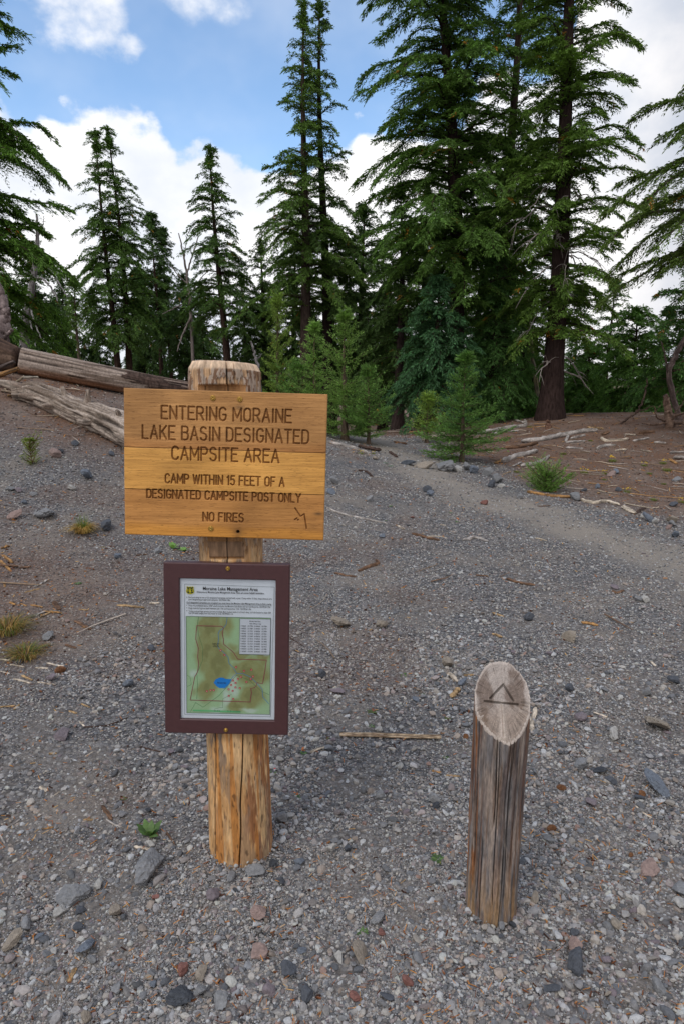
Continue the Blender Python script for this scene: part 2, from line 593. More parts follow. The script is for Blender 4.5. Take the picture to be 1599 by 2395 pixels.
M_GROUND = mat_ground()
M_PLANK = mat_plank()
M_POST = mat_log('peeled_log', .4, (40, 40, 8), .24, .7)
M_GREYWOOD = mat_log('weathered_log', .8, (60, 60, 12), .42, .85)
M_BRASS = mat_plain('brass_screw', lin(176, 140, 70), .38, .85, .3, 200)
M_STEEL = mat_plain('dark_hole', (.008, .006, .005), .9)
M_FRAME = mat_plain('brown_painted_wood', lin(76, 49, 50), .42, 0, .10, 60, .12, .35)
M_PAPER = mat_plain('poster_paper', lin(226, 231, 238), .5, 0, .04, 20)
M_INK = mat_plain('black_ink', (.012, .012, .014), .6)

# ------------------------------------------------------------------ ground sheet
def axis(lo, hi, step, fine_lo, fine_hi, grow=1.12):
    a = list(np.arange(fine_lo, fine_hi, step))
    s, x = step, fine_hi
    while x < hi:
        a.append(x)
        s *= grow
        x += s
    a.append(hi)
    s, x = step, fine_lo
    b = []
    while x > lo:
        s *= grow
        x -= s
        b.append(max(x, lo))
    return np.array(sorted(set(b + a)))


gx = axis(-900, 900, .05, -7.5, 8.5)
gy = axis(-200, 1500, .05, .6, 19.0)
GX, GY = np.meshgrid(gx, gy)
GZ = height(GX, GY) + .012 * (fbm(GX * 9, GY * 9, .2, 77, 3) - .5)
tr_, du_ = zones(GX.ravel(), GY.ravel())
gv, gf = grid(np.stack([GX, GY, GZ], -1))
g_ = obj('ground', (gv, gf), M_GROUND, attrs={'Zone': np.stack([tr_, du_, du_ * 0], 1)})
tag(g_, 'grey volcanic gravel slope with a dusty trail and brown forest litter', 'ground', kind='structure')

# ------------------------------------------------------------------ stones
def ico(sub):
    t = (1 + 5 ** .5) / 2
    V = [(-1, t, 0), (1, t, 0), (-1, -t, 0), (1, -t, 0), (0, -1, t), (0, 1, t), (0, -1, -t), (0, 1, -t), (t, 0, -1), (t, 0, 1), (-t, 0, -1), (-t, 0, 1)]
    V = [np.array(v) / np.linalg.norm(v) for v in V]
    F = [(0, 11, 5), (0, 5, 1), (0, 1, 7), (0, 7, 10), (0, 10, 11), (1, 5, 9), (5, 11, 4), (11, 10, 2), (10, 7, 6), (7, 1, 8), (3, 9, 4), (3, 4, 2), (3, 2, 6), (3, 6, 8), (3, 8, 9), (4, 9, 5), (2, 4, 11), (6, 2, 10), (8, 6, 7), (9, 8, 1)]
    for _ in range(sub):
        mid, G = {}, []
        def m(a, b):
            k = (min(a, b), max(a, b))
            if k not in mid:
                v = V[a] + V[b]
                V.append(v / np.linalg.norm(v))
                mid[k] = len(V) - 1
            return mid[k]
        for a, b, c in F:
            ab, bc, ca = m(a, b), m(b, c), m(c, a)
            G += [(a, ab, ca), (b, bc, ab), (c, ca, bc), (ab, bc, ca)]
        F = G
    return np.array(V), np.array(F)


OCTA = (np.array([(1, 0, 0), (0, 1, 0), (-1, 0, 0), (0, -1, 0), (0, 0, 1), (0, 0, -1.0)]),
        np.array([(0, 1, 4), (1, 2, 4), (2, 3, 4), (3, 0, 4), (1, 0, 5), (2, 1, 5), (3, 2, 5), (0, 3, 5)]))
ICO0, ICO1, ICO2 = ico(0), ico(1), ico(2)
STONE_COLS = np.array([lin(*c) for c in ((124, 125, 129), (100, 105, 113), (142, 142, 142), (80, 86, 95), (162, 160, 156), (132, 127, 126), (112, 112, 113),
                                         (122, 112, 113), (150, 145, 138), (92, 96, 102), (164, 163, 160), (134, 122, 112), (116, 119, 125))])


STONE_COLS = STONE_COLS * .62 + STONE_COLS.mean(1, keepdims=True) * .38 * np.array([1.01, 1.0, .99])


def stones(rng, pos, size, base, planes=6, flat=(.45, .8), lo=.45):
    """angular stones: unit spheres cut by random planes"""
    n = len(pos)
    BV, BF = base
    m = len(BV)
    N = rng.normal(size=(n, planes, 3))
    N /= np.linalg.norm(N, axis=2)[..., None]
    off = rng.uniform(lo, .95, (n, planes))
    dots = np.einsum('mk,npk->nmp', BV, N)
    r = np.where(dots > .05, off[:, None, :] / np.maximum(dots, .05), 9).min(2)
    r = np.minimum(r, 1.0) * rng.uniform(.92, 1.08, (n, m))
    P = BV[None] * r[..., None]
    P = P * np.stack([rng.uniform(.8, 1.35, n), rng.uniform(.6, 1.0, n), rng.uniform(flat[0], flat[1], n)], 1)[:, None, :]
    a, t, t2 = rng.uniform(0, 2 * PI, n), rng.normal(0, .28, n), rng.normal(0, .28, n)
    ca, sa = np.cos(a)[:, None], np.sin(a)[:, None]
    x, y, z = P[..., 0], P[..., 1], P[..., 2]
    y, z = y * np.cos(t)[:, None] - z * np.sin(t)[:, None], y * np.sin(t)[:, None] + z * np.cos(t)[:, None]
    x, z = x * np.cos(t2)[:, None] - z * np.sin(t2)[:, None], x * np.sin(t2)[:, None] + z * np.cos(t2)[:, None]
    P = np.stack([x * ca - y * sa, x * sa + y * ca, z], -1) * (size * .5)[:, None, None]
    P += pos[:, None]
    F = (BF[None] + (np.arange(n) * m)[:, None, None]).reshape(-1, 3)
    return P.reshape(-1, 3), F


def make_gravel():
    rng = rs(4)
    N = 560000
    az = rng.uniform(R(-40), R(40), N)
    inv = rng.uniform(1 / 20., 1 / 1.12, N)
    # extra samples in the band where a pixel covers a lot of ground
    d = 1 / inv
    x, y = d * np.sin(az), d * np.cos(az)
    tr, du = zones(x, y)
    patch = fbm(x * 1.4, y * 1.4, .4, 33, 4)
    bare = (.05 + sstep(patch, .48, .62) * .66) * (1 - .55 * sstep(x - .04 * y, .1, .9) * sstep(y, 1.9, 2.6))
    keep = rng.uniform(0, 1, N) > np.clip(tr * .60 + du * .58 + bare * (1 - du), 0, .93)
    x, y, d, tr, du, patch = (a[keep] for a in (x, y, d, tr, du, patch))
    n = len(x)
    coarse = fbm(x * .6, y * .6, 2.2, 91, 3)
    s = np.exp(rng.normal(math.log(.0056), .66, n)) * (.75 + .7 * sstep(coarse, .35, .7))
    s = s * (1 + .45 * sstep(x - .04 * y, .1, .9))
    s = np.maximum(s, 1.9 * d / 682 * rng.uniform(.75, 1.5, n))
    s = np.where(tr > .5, np.minimum(s, .02 + .0015 * d), s)
    s = np.minimum(s, .042)
    z = height(x, y) + s * rng.uniform(-.12, .26, n)
    # stones and grit banked against the feet of the two posts
    for q, rr, m in ((ground(565, 2030) * [1.045, 1, 1] + [0, .102, 0], .098, 520), (ground(1160, 2172) + [0, .0755, 0], .072, 420)):
        a, e = rng.uniform(0, 2 * PI, m), rng.exponential(.030, m)
        bx, by = q[0] + np.cos(a) * (rr + e), q[1] + np.sin(a) * (rr + e)
        bs = np.exp(rng.normal(math.log(.009), .5, m))
        x, y, s = np.concatenate([x, bx]), np.concatenate([y, by]), np.concatenate([s, np.minimum(bs, .03)])
        z = np.concatenate([z, height(bx, by) + .020 * np.exp(-e / .025) * rng.uniform(.1, 1, m) + bs * .1])
        d, du = np.concatenate([d, np.full(m, 2.2)]), np.concatenate([du, np.zeros(m)])
    n = len(x)
    # keep clear of the two posts
    pos = np.stack([x, y, z], 1)
    px = s / d * 682
    blocks, cols = [], []
    for lo, hi, base, pl in ((8, 999, ICO1, 9), (3.2, 8, ICO0, 4), (0, 3.2, OCTA, 2)):
        k = (px >= lo) & (px < hi)
        V, F = stones(rng, pos[k], s[k], base, pl, (.4, .75), .38)
        m = len(base[0])
        ci = rng.randint(0, len(STONE_COLS), k.sum())
        c = STONE_COLS[ci] * np.exp(rng.normal(0, .23, (k.sum(), 1))) * 1.15 * np.array([1.05, 1.0, .95])
        odd = rng.uniform(0, 1, k.sum())
        c = np.where((odd < .010)[:, None], np.array(lin(140, 116, 106)), c)
        c = np.where(((odd > .02) & (odd < .035))[:, None], np.array(lin(114, 104, 108)), c)
        brown = (du[k] * .6)[:, None]
        c = c * (1 - brown) + brown * np.array([.11, .07, .05])
        blocks.append((V, F))
        cols.append(np.repeat(c, m, 0))
    o = obj('gravel', blocks, M_PEBBLE, smooth=False, attrs={'Col': np.clip(np.concatenate(cols), .015, .40)})
    tag(o, 'loose grey volcanic gravel covering the slope', 'gravel', kind='stuff')
    return o


make_gravel()


def make_litter():
    """orange needles and bark crumbs dropped all over the gravel and duff"""
    rng = rs(8)
    n = 30000
    az = rng.uniform(R(-40), R(40), n)
    d = 1 / rng.uniform(1 / 19., 1 / 1.15, n)
    x, y = d * np.sin(az), d * np.cos(az)
    tr, du = zones(x, y)
    cl = fbm(x * 1.1, y * 1.1, .9, 61, 3)
    keep = (rng.uniform(0, 1, n) < .09 + .8 * du + .30 * sstep(cl, .5, .65)) & (tr < .5) & (rng.uniform(0, 1, n) < np.clip(d / 4.5, .35, 1))
    x, y, d, du = x[keep], y[keep], d[keep], du[keep]
    n = len(x)
    a = rng.uniform(0, PI, n)
    L = rng.uniform(.010, .024, n) * np.maximum(1, d / 4.5)
    w = np.maximum(.0011, .42 * d / 682) * rng.uniform(.8, 1.3, n)
    crumb = rng.uniform(0, 1, n) < .28 + .25 * du
    L = np.where(crumb, L * .75, L)
    w = np.where(crumb, w * 3.0, w)
    z = height(x, y) + np.where(crumb, .006, .010) * rng.uniform(.6, 1.4, n)
    dx, dy = np.cos(a) * L / 2, np.sin(a) * L / 2
    sx, sy = -np.sin(a) * w / 2, np.cos(a) * w / 2
    tilt = rng.normal(0, .18, n) * L
    P = np.stack([np.stack([x - dx - sx, y - dy - sy, z - tilt], 1), np.stack([x + dx - sx, y + dy - sy, z + tilt], 1),
                  np.stack([x + dx + sx, y + dy + sy, z + tilt], 1), np.stack([x - dx + sx, y - dy + sy, z - tilt], 1)], 1)
    P2 = P.copy()
    P2[..., 2] -= (w * .8)[:, None]
    P = np.concatenate([P, P2], 1)
    F = np.array([(0, 1, 2, 3), (7, 6, 5, 4), (0, 4, 5, 1), (1, 5, 6, 2), (2, 6, 7, 3), (3, 7, 4, 0)])
    F = (F[None] + (np.arange(n) * 8)[:, None, None]).reshape(-1, 4)
    pal = np.array([lin(*c) for c in ((196, 132, 60), (176, 110, 52), (150, 88, 48), (205, 160, 95), (110, 62, 40), (80, 48, 34))])
    dark = np.array([lin(*c) for c in ((84, 52, 36), (60, 38, 28), (120, 76, 48), (150, 104, 66))])
    c = np.where(crumb[:, None], dark[rng.randint(0, 4, n)], pal[rng.choice(6, n, p=[.28, .22, .16, .14, .12, .08])])
    o = obj('needle_litter', (P.reshape(-1, 3), F), M_CHIP, smooth=False, attrs={'Col': np.repeat(c, 8, 0)})
    tag(o, 'dry orange needles and bark crumbs strewn over the gravel', 'needle litter', kind='stuff')


make_litter()


def make_twigs():
    """thin bleached twigs thick on the duff"""
    rng = rs(77)
    n = 5200
    az = rng.uniform(R(-38), R(38), n)
    d = 1 / rng.uniform(1 / 19., 1 / 3.2, n)
    x, y = d * np.sin(az), d * np.cos(az)
    tr, du = zones(x, y)
    keep = (rng.uniform(0, 1, n) < .9 * sstep(du, .5, .95) * sstep(y, 3, 12) + .004) & (tr < .3)
    x, y = x[keep], y[keep]
    bl, cols = [], []
    pal = [lin(*c) for c in ((168, 156, 144), (186, 170, 148), (140, 118, 96), (112, 88, 70), (176, 136, 88))]
    off = 0
    for a, b in zip(x, y):
        L = rng.uniform(.08, .30) * (1 + b * .05)
        an = rng.uniform(0, 2 * PI)
        dd = np.array([math.cos(an), math.sin(an)])
        t = np.linspace(-.5, .5, 4)
        q = np.array([a, b]) + dd * (L * t)[:, None] + np.array([-dd[1], dd[0]]) * (rng.normal(0, .06) * L * np.cos(t * 3))[:, None]
        r = rng.uniform(.0025, .0055) * (1 + b * .05)
        z = height(q[:, 0], q[:, 1]) + r + .012 * rng.uniform(.2, 1.2, 4)
        V, F = tube(np.column_stack([q, z]), r * np.array([1, .95, .8, .4]), 4, caps=False)
        bl.append((V, F))
        cols.append(np.repeat(np.array(pal[rng.randint(5)])[None] * rng.uniform(.7, 1.15), len(V), 0))
    o = obj('twig_litter', bl, M_CHIP, smooth=False, attrs={'Col': np.concatenate(cols)})
    tag(o, 'thin dry twigs littering the brown forest floor', 'twig litter', kind='stuff')


make_twigs()
# ------------------------------------------------------------------ routed capital letters as strokes
def arc(cx, cy, rx, ry, a0, a1, n=10):
    t = np.radians(np.linspace(a0, a1, n))
    return [(cx + rx * math.cos(q), cy + ry * math.sin(q)) for q in t]


W_ = .58
GLYPH = {
    'A': (.62, [[(0, 0), (.31, 1), (.62, 0)], [(.11, .34), (.51, .34)]]),
    'B': (.56, [[(0, 0), (0, 1), (.32, 1)] + arc(.32, .77, .22, .23, 90, -90) + [(0, .54)], [(.3, .54)] + arc(.32, .27, .24, .27, 90, -90) + [(0, 0)]]),
    'C': (.58, [arc(.30, .70, .28, .30, 20, 180, 9) + arc(.30, .30, .28, .30, 180, 340, 9)]),
    'D': (.58, [[(0, 0), (0, 1), (.24, 1)] + arc(.26, .68, .30, .32, 90, 0) + arc(.26, .32, .30, .32, 0, -90) + [(0, 0)]]),
    'E': (.52, [[(.52, 1), (0, 1), (0, 0), (.52, 0)], [(0, .53), (.42, .53)]]),
    'F': (.50, [[(.50, 1), (0, 1), (0, 0)], [(0, .53), (.40, .53)]]),
    'G': (.60, [arc(.30, .70, .28, .30, 25, 180, 9) + arc(.30, .30, .28, .30, 180, 360, 9) + [(.58, .46), (.34, .46)]]),
    'H': (.58, [[(0, 0), (0, 1)], [(.58, 0), (.58, 1)], [(0, .53), (.58, .53)]]),
    'I': (.10, [[(.05, 0), (.05, 1)]]),
    'K': (.56, [[(0, 0), (0, 1)], [(.54, 1), (.02, .42)], [(.18, .58), (.56, 0)]]),
    'L': (.48, [[(0, 1), (0, 0), (.48, 0)]]),
    'M': (.70, [[(0, 0), (0, 1), (.35, .25), (.70, 1), (.70, 0)]]),
    'N': (.58, [[(0, 0), (0, 1), (.58, 0), (.58, 1)]]),
    'O': (.60, [arc(.30, .70, .28, .30, 0, 180, 10) + arc(.30, .30, .28, .30, 180, 360, 10) + [(.58, .70)]]),
    'P': (.55, [[(0, 0), (0, 1), (.30, 1)] + arc(.30, .74, .25, .26, 90, -90) + [(0, .48)]]),
    'R': (.57, [[(0, 0), (0, 1), (.30, 1)] + arc(.30, .74, .25, .26, 90, -90) + [(0, .48)], [(.28, .48), (.57, 0)]]),
    'S': (.56, [arc(.28, .75, .25, .25, 30, 180, 8) + arc(.28, .75, .25, .23, 190, 265, 5) + arc(.28, .27, .27, .25, 80, 0, 5) + arc(.28, .27, .27, .27, 0, -155, 8)]),
    'T': (.56, [[(0, 1), (.56, 1)], [(.28, 1), (.28, 0)]]),
    'W': (.84, [[(0, 1), (.21, 0), (.42, .95), (.63, 0), (.84, 1)]]),
    'Y': (.60, [[(0, 1), (.30, .48), (.60, 1)], [(.30, .48), (.30, 0)]]),
    '1': (.22, [[(0, .80), (.18, 1), (.18, 0)]]),
    '5': (.54, [[(.50, 1), (.08, 1), (.04, .55)] + arc(.26, .32, .26, .32, 115, -150, 12)]),
}


def stroke_line(text):
    x, segs = 0.0, []
    for ch in text:
        if ch == ' ':
            x += .40
            continue
        w, st = GLYPH[ch]
        for pl in st:
            for a, b in zip(pl[:-1], pl[1:]):
                segs.append((a[0] + x, a[1], b[0] + x, b[1]))
        x += w + .24
    return np.array(segs), x - .24


def carve(X, Y, segs, r):
    """0..1 groove profile of stroke segments on point arrays"""
    out = np.zeros(X.shape)
    for x0, y0, x1, y1 in segs:
        k = (X > min(x0, x1) - r) & (X < max(x0, x1) + r) & (Y > min(y0, y1) - r) & (Y < max(y0, y1) + r)
        if not k.any():
            continue
        px, py = X[k] - x0, Y[k] - y0
        dx, dy = x1 - x0, y1 - y0
        t = np.clip((px * dx + py * dy) / (dx * dx + dy * dy + 1e-12), 0, 1)
        d = np.hypot(px - t * dx, py - t * dy)
        out[k] = np.maximum(out[k], np.sqrt(np.clip(1 - (d / r) ** 2, 0, 1)))
    return out


# ------------------------------------------------------------------ the trail sign
LEAN = R(4.0)
gb = ground(565, 2030)
SIGN0 = np.array([gb[0] * 1.045, gb[1] + .102, gb[2] - .004])
sign = empty('trail_sign', SIGN0)
sign.rotation_euler = (-LEAN, 0, 0)
tag(sign, 'routed wooden trail sign and framed lake map on a peeled log post', 'trail sign')
_Ri = np.array([[1, 0, 0], [0, math.cos(LEAN), -math.sin(LEAN)], [0, math.sin(LEAN), math.cos(LEAN)]])   # world -> local


def to_local(u, v, yl):
    """photo pixel -> (x, z) on the local plane y = yl of the sign"""
    o = _Ri @ (np.array([0, 0, CAM_Z]) - SIGN0)
    d = _Ri @ pxdir(u, v)
    t = (yl - o[1]) / d[1]
    p = o + t * d
    return p[0], p[2]


def quad_fit(corners, yl):
    """best rectangle (centre, half sizes, angle) through four photo corners TL TR BR BL on plane yl"""
    P = np.array([to_local(u, v, yl) for u, v in corners])
    c = P.mean(0)
    ex = (P[1] - P[0] + P[2] - P[3]) / 2
    ez = (P[0] - P[3] + P[1] - P[2]) / 2
    ang = (math.atan2(ex[1], ex[0]) + math.atan2(-ez[0], ez[1])) / 2
    return c, np.hypot(*ex) / 2, np.hypot(*ez) / 2, ang


def make_post():
    zt = to_local(526, 850, 0)[1]
    xtop = to_local(526, 880, 0)[0]
    nz, nt = 560, 480
    zs = np.concatenate([np.linspace(-.12, zt - .026, nz), ])
    th = np.linspace(-PI, PI, nt, endpoint=False)
    Z, TH = np.meshgrid(zs, th, indexing='ij')
    znot0, znot1 = to_local(530, 1309, -.09)[1], to_local(530, 901, -.09)[1]
    r = np.interp(Z, [0, .2, .45, 1.0, znot1, zt], [.1045, .1015, .0985, .0985, .111, .107])
    r = r * (1 + .05 * (fbm(np.cos(TH) * 1.2, np.sin(TH) * 1.2, Z * 1.5, 3, 3) - .5) + .022 * (fbm(np.cos(TH) * 7, np.sin(TH) * 7, Z * 2.0, 5, 3) - .5))
    # bark flakes on the cap and upper post
    upper = sstep(Z, .95, 1.1)
    fl = fbm(np.cos(TH) * 6, np.sin(TH) * 6, Z * 14, 15, 4)
    r = r - .004 * upper * (fl < .47)
    tex = fbm(np.cos(TH) * 26, np.sin(TH) * 26, Z * 7, 25, 3)
    r = r + .0016 * (tex - .5)
    crack = np.zeros(Z.shape)
    for t0, t1, z0, z1, w, s in ((-30, -44, -.12, .62, .0026, 1), (26, 4, -.12, .62, .0020, 2), (64, 60, .05, .5, .001, 3), (-70, -75, -.1, .4, .001, 4),
                                 (12, 12, zt - .12, zt, .0020, 5), (-26, -24, zt - .12, zt, .0008, 6), (48, 46, zt - .13, zt, .0008, 7), (3, 3, .95, 1.12, .0022, 8), (-48, -50, zt - .14, zt, .0009, 9)):
        tc = R(t0) + (R(t1) - R(t0)) * (1 - np.clip((Z - 0) / .62, 0, 1)) if z1 < .9 else np.full(Z.shape, R(t0))
        tc = tc + .05 * (vn(Z * 9, s * 3.1, 0, s) - .5)
        d = np.abs(TH - tc) * .1
        crack = np.maximum(crack, np.clip(1.4 - d / w, 0, 1) * sstep(Z, z0, z0 + .02) * (1 - sstep(Z, z1 - .03, z1 + .001)))
    r = r - .010 * crack
    X, Y = r * np.sin(TH), -r * np.cos(TH)
    # flat cut on the front where the boards are screwed on, ended by saw kerfs
    cut = (Z > znot0) & (Z < znot1)
    flat = -.083
    Y = np.where(cut & (Y < flat), flat, Y)
    X = X + xtop * np.clip(Z / zt, 0, 1)
    col = np.zeros(Z.shape + (3,))
    tan, pale, grey, red, org, dark = (np.array(lin(*c)) for c in ((188, 144, 96), (202, 166, 122), (120, 106, 94), (138, 88, 56), (172, 108, 42), (52, 38, 30)))
    a = fbm(TH * 3, Z * 5, .4, 31, 5, .6)[..., None]
    col += tan + (pale - tan) * sstep(a, .42, .6)
    b = fbm(TH * 5, Z * 7, 1.4, 41, 5, .6)
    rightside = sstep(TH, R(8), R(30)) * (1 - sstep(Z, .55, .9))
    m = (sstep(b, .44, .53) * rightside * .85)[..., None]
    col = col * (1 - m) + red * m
    g = fbm(TH * 5, Z * 7.0, 2.4, 43, 5, .6)
    m = (sstep(g, .50, .58) * (.45 + .5 * sstep(Z, .2, .45)))[..., None]
    col = col * (1 - m) + grey * m
    o = fbm(TH * 4, Z * 1.3, 4.4, 47, 3)
    m = (sstep(o, .54, .62) * .7 * (1 - sstep(Z, .5, .8)))[..., None]
    col = col * (1 - m) + org * m
    dsh = fbm(TH * 15, Z * 42, 5.4, 53, 2)
    m = (sstep(dsh, .65, .74) * .6)[..., None]
    col = col * (1 - m) + dark * m
    # greyer weathered upper post with bark left on
    up = upper[..., None]
    wood = np.array(lin(176, 142, 108)) * (1 - .5 * sstep(tex, .45, .7)[..., None]) * 1.15
    bark = np.where(sstep(fbm(TH * 12, Z * 48, 1, 71, 4, .6), .48, .56)[..., None] > .5, np.array(lin(164, 146, 130)), np.array(lin(122, 92, 70)))
    keep = (fl > .44)[..., None] & (np.abs(TH) < 1.4)[..., None]
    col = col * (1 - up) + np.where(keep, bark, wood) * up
    clean = cut & (np.abs(Y - flat) < 1e-6)
    col[clean] = np.array(lin(150, 112, 74))
    # bark scab above the lower kerf
    m = clean & (Z < znot0 + .055) & (Z > znot0 + .008)
    col[m] = (np.array(lin(132, 104, 80)) * (.6 + .9 * fl[m][:, None]))
    Y = np.where(m, Y - .006, Y)
    col = col * (1 - .88 * crack[..., None])  # crack lines darkened in colour: dirt plus painted shade for the finest ones
    P = np.stack([X, Y, Z], -1)
    # chamfer and flat sawn top
    ring = P[-1]
    c = ring.mean(0)
    rings, rc = [], []
    for k, dz, cc in ((.985, .006, .9), (.93, .018, 1), (.885, .026, 1), (.6, .027, .95), (.3, .027, .95), (.01, .027, .9)):
        q = c + (ring - c) * k
        rag = .012 * (fbm(th * 3, 0, 0, 81, 3) - .5) if k > .9 and k < .97 else 0
        q = q.copy()
        q[:, 2] = ring[:, 2] + dz + rag - .05 * (q[:, 0] - c[0])
        rings.append(q)
        grain = (.75 + .5 * vn(th * 9, k * 3, 0, 83))[:, None]
        rc.append(np.array(lin(206, 178, 150)) * grain * cc)
    P = np.concatenate([P, np.array(rings)])
    col = np.concatenate([col, np.array(rc)])
    V, F = grid(P, True)
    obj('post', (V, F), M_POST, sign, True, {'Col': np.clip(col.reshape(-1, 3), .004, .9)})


make_post()


def screw(name, x, z, y, r, parent):
    """brass star-drive screw with a countersunk washer, head towards -y"""
    prof = [(r * 1.0, 0), (r * 1.02, -.0022), (r * .86, -.0034), (r * .66, -.0022), (r * .60, -.0022), (r * .55, -.0046), (r * .34, -.0052), (r * .30, -.0030), (.0002, -.0028)]
    n = 24
    th = np.arange(n) * 2 * PI / n
    P = []
    for i, (q, dy) in enumerate(prof):
        rr = q * (1 + (.14 * np.cos(6 * th) if i in (6, 7) else 0 * th))
        P.append(np.stack([x + rr * np.cos(th), np.full(n, y + dy), z + rr * np.sin(th)], 1))
    V, F = grid(np.array(P), True)
    return obj(name, (V, F[:, ::-1]), M_BRASS, parent, True)


BOARD_Y = -.128
BC = ((293, 908), (765, 921), (757, 1262), (289, 1252))


def make_board():
    yl = BOARD_Y
    c, hw, hh, ang = quad_fit(BC, yl)
    ca, sa = math.cos(ang), math.sin(ang)
    W, H = 2 * hw, 2 * hh
    nx, nz = int(W / .0009), int(H / .0009)
    U, Vv = np.meshgrid(np.linspace(0, W, nx), np.linspace(0, H, nz))       # V down from the top edge
    seam1, seam2 = .397 * H, .683 * H
    segs_all = []
    groove = np.zeros(U.shape)
    for text, x0, x1, t0, t1, rr in (("ENTERING MORAINE", .186, .826, .112, .199, .0027), ("LAKE BASIN DESIGNATED", .092, .914, .247, .336, .0027),
                                     ("CAMPSITE AREA", .237, .768, .384, .472, .0027), ("CAMP WITHIN 15 FEET OF A", .204, .797, .573, .634, .0024),
                                     ("DESIGNATED CAMPSITE POST ONLY", .112, .880, .682, .740, .0024), ("NO FIRES", .394, .596, .831, .889, .0024)):
        s, w = stroke_line(text)
        sx = (x1 - x0) * W / w
        sh = (t1 - t0) * H
        ss = np.stack([x0 * W + s[:, 0] * sx, t1 * H - s[:, 1] * sh, x0 * W + s[:, 2] * sx, t1 * H - s[:, 3] * sh], 1)
        groove = np.maximum(groove, carve(U, Vv, ss, rr))
    # direction mark, lower right
    fx = lambda px: (px - 88) / 1352 * W
    fy = lambda py: (py - 291) / 985 * H
    mk = [(1243, 1060, 1282, 1116), (1282, 1116, 1306, 1098), (1306, 1098, 1324, 1196), (1243, 1138, 1258, 1128), (1264, 1141, 1268, 1138)]
    groove = np.maximum(groove, .8 * carve(U, Vv, [(fx(a), fy(b), fx(d), fy(e)) for a, b, d, e in mk], .0022))
    seam = np.maximum(np.clip(1 - np.abs(Vv - seam1 - .0006 * np.sin(U * 30)) / .0011, 0, 1), np.clip(1 - np.abs(Vv - seam2) / .0013, 0, 1))
    depth = .0055 * groove + .003 * (seam > 0.25) + .0006 * (fbm(U * 14, Vv * 260, .3, 101, 3) - .5)
    depth = depth + np.where(Vv < seam1, 0, np.where(Vv < seam2, -.0006, .0004))
    hx, hz = (858 - 85) / 1357 * W, (1212 - 265) / 990 * H
    dh = np.hypot(U - hx, Vv - hz)
    depth = depth + .02 * (dh < .0048)
    e = np.minimum(np.minimum(U, W - U), np.minimum(Vv, H - Vv))
    depth = depth + .0022 * np.clip(1 - e / .0025, 0, 1) ** 2
    t = [np.array(lin(*q)) for q in ((178, 129, 76), (206, 150, 76), (182, 127, 68))]
    col = np.where((Vv < seam1)[..., None], t[0], np.where((Vv < seam2)[..., None], t[1], t[2]))
    col = np.broadcast_to(col, U.shape + (3,)).copy()
    # uneven oil: pinker at the top board's bottom, brighter orange along the lowest edge
    q = fbm(U * 5, Vv * 9, .7, 111, 4)
    col *= (.74 + .52 * q)[..., None]
    m = (sstep(Vv, H * .30, seam1) * (Vv < seam1) * .55)[..., None]
    col = col * (1 - m) + m * np.array(lin(176, 116, 60))
    m = (sstep(Vv + .03 * (q - .5), H * .90, H * .96) * .7)[..., None]
    col = col * (1 - m) + m * np.array(lin(205, 140, 56))
    # routed letters are browner
    m = (sstep(groove, .12, .75) * .80)[..., None]
    col = col * (1 - m) + m * np.array(lin(124, 80, 40))
    col *= (1 - .75 * np.clip(seam * 1.3, 0, 1))[..., None]
    # dark stains: bolt hole, knot at the right edge, round the screws
    st = np.exp(-((dh / .012) ** 1.2)) * .8
    st = np.maximum(st, .75 * np.exp(-(((U - W * .972) / .014) ** 2 + ((Vv - H * .815) / .005) ** 2)))
    st = np.maximum(st, .6 * np.exp(-(((U - hx) / .010) ** 2 + ((Vv - hz - .022) / .018) ** 2)))
    st = np.maximum(st, .5 * np.exp(-(((U - hx + .0) / .014) ** 2 + ((Vv - .105 * H) / .006) ** 2)))
    st = np.maximum(st, .7 * np.exp(-(((U - .509 * W) / .003) ** 2 + ((Vv - .285 * H) / .012) ** 2)))
    col = col * (1 - st[..., None]) + st[..., None] * np.array(lin(48, 38, 30))
    col[dh < .0046] = .004
    def place(u, v, y):
        a, b = u - W / 2, H / 2 - v
        return np.stack([c[0] + a * ca - b * sa, y, c[1] + a * sa + b * ca], -1)
    P = place(U, Vv, yl + depth)
    V, F = grid(P[:, ::-1])
    colf = col[:, ::-1].reshape(-1, 3)
    # rim and back
    idx = np.arange(nx * nz).reshape(nz, nx)
    loop = np.concatenate([idx[0, :-1], idx[:-1, -1], idx[-1, :0:-1], idx[:0:-1, 0]])
    bk = V[loop].copy()
    bk[:, 1] = yl + .040
    n0, m = len(V), len(loop)
    j = np.arange(m)
    rim = np.stack([loop, loop[(j + 1) % m], n0 + (j + 1) % m, n0 + j], 1)
    V2 = np.concatenate([V, bk])
    faces_back = [tuple(n0 + j[::-1])]
    o = obj('sign_board', [(V2, np.concatenate([F, rim])), (np.zeros((0, 3)), [])][:1], M_PLANK, sign, True,
            {'Col': np.clip(np.concatenate([colf, np.repeat(np.array([lin(214, 170, 110)]), m, 0)]), .003, .9)})
    bck = np.array([place(0, 0, yl + .0399), place(W, 0, yl + .0399), place(W, H, yl + .0399), place(0, H, yl + .0399)])
    for px, py in ((693, 322), (875, 331), (679, 1208)):
        u_, v_ = 260 + px / 2.904, 820 + py / 2.904
        x, z = to_local(u_, v_, yl)
        screw('screw', x, z, yl + .0006, .0078, o)
    bo = obj('back_face', (bck, [(0, 1, 2, 3)]), M_POST, o, False, {'Col': np.array(lin(170, 120, 66))})
    return o


make_board()


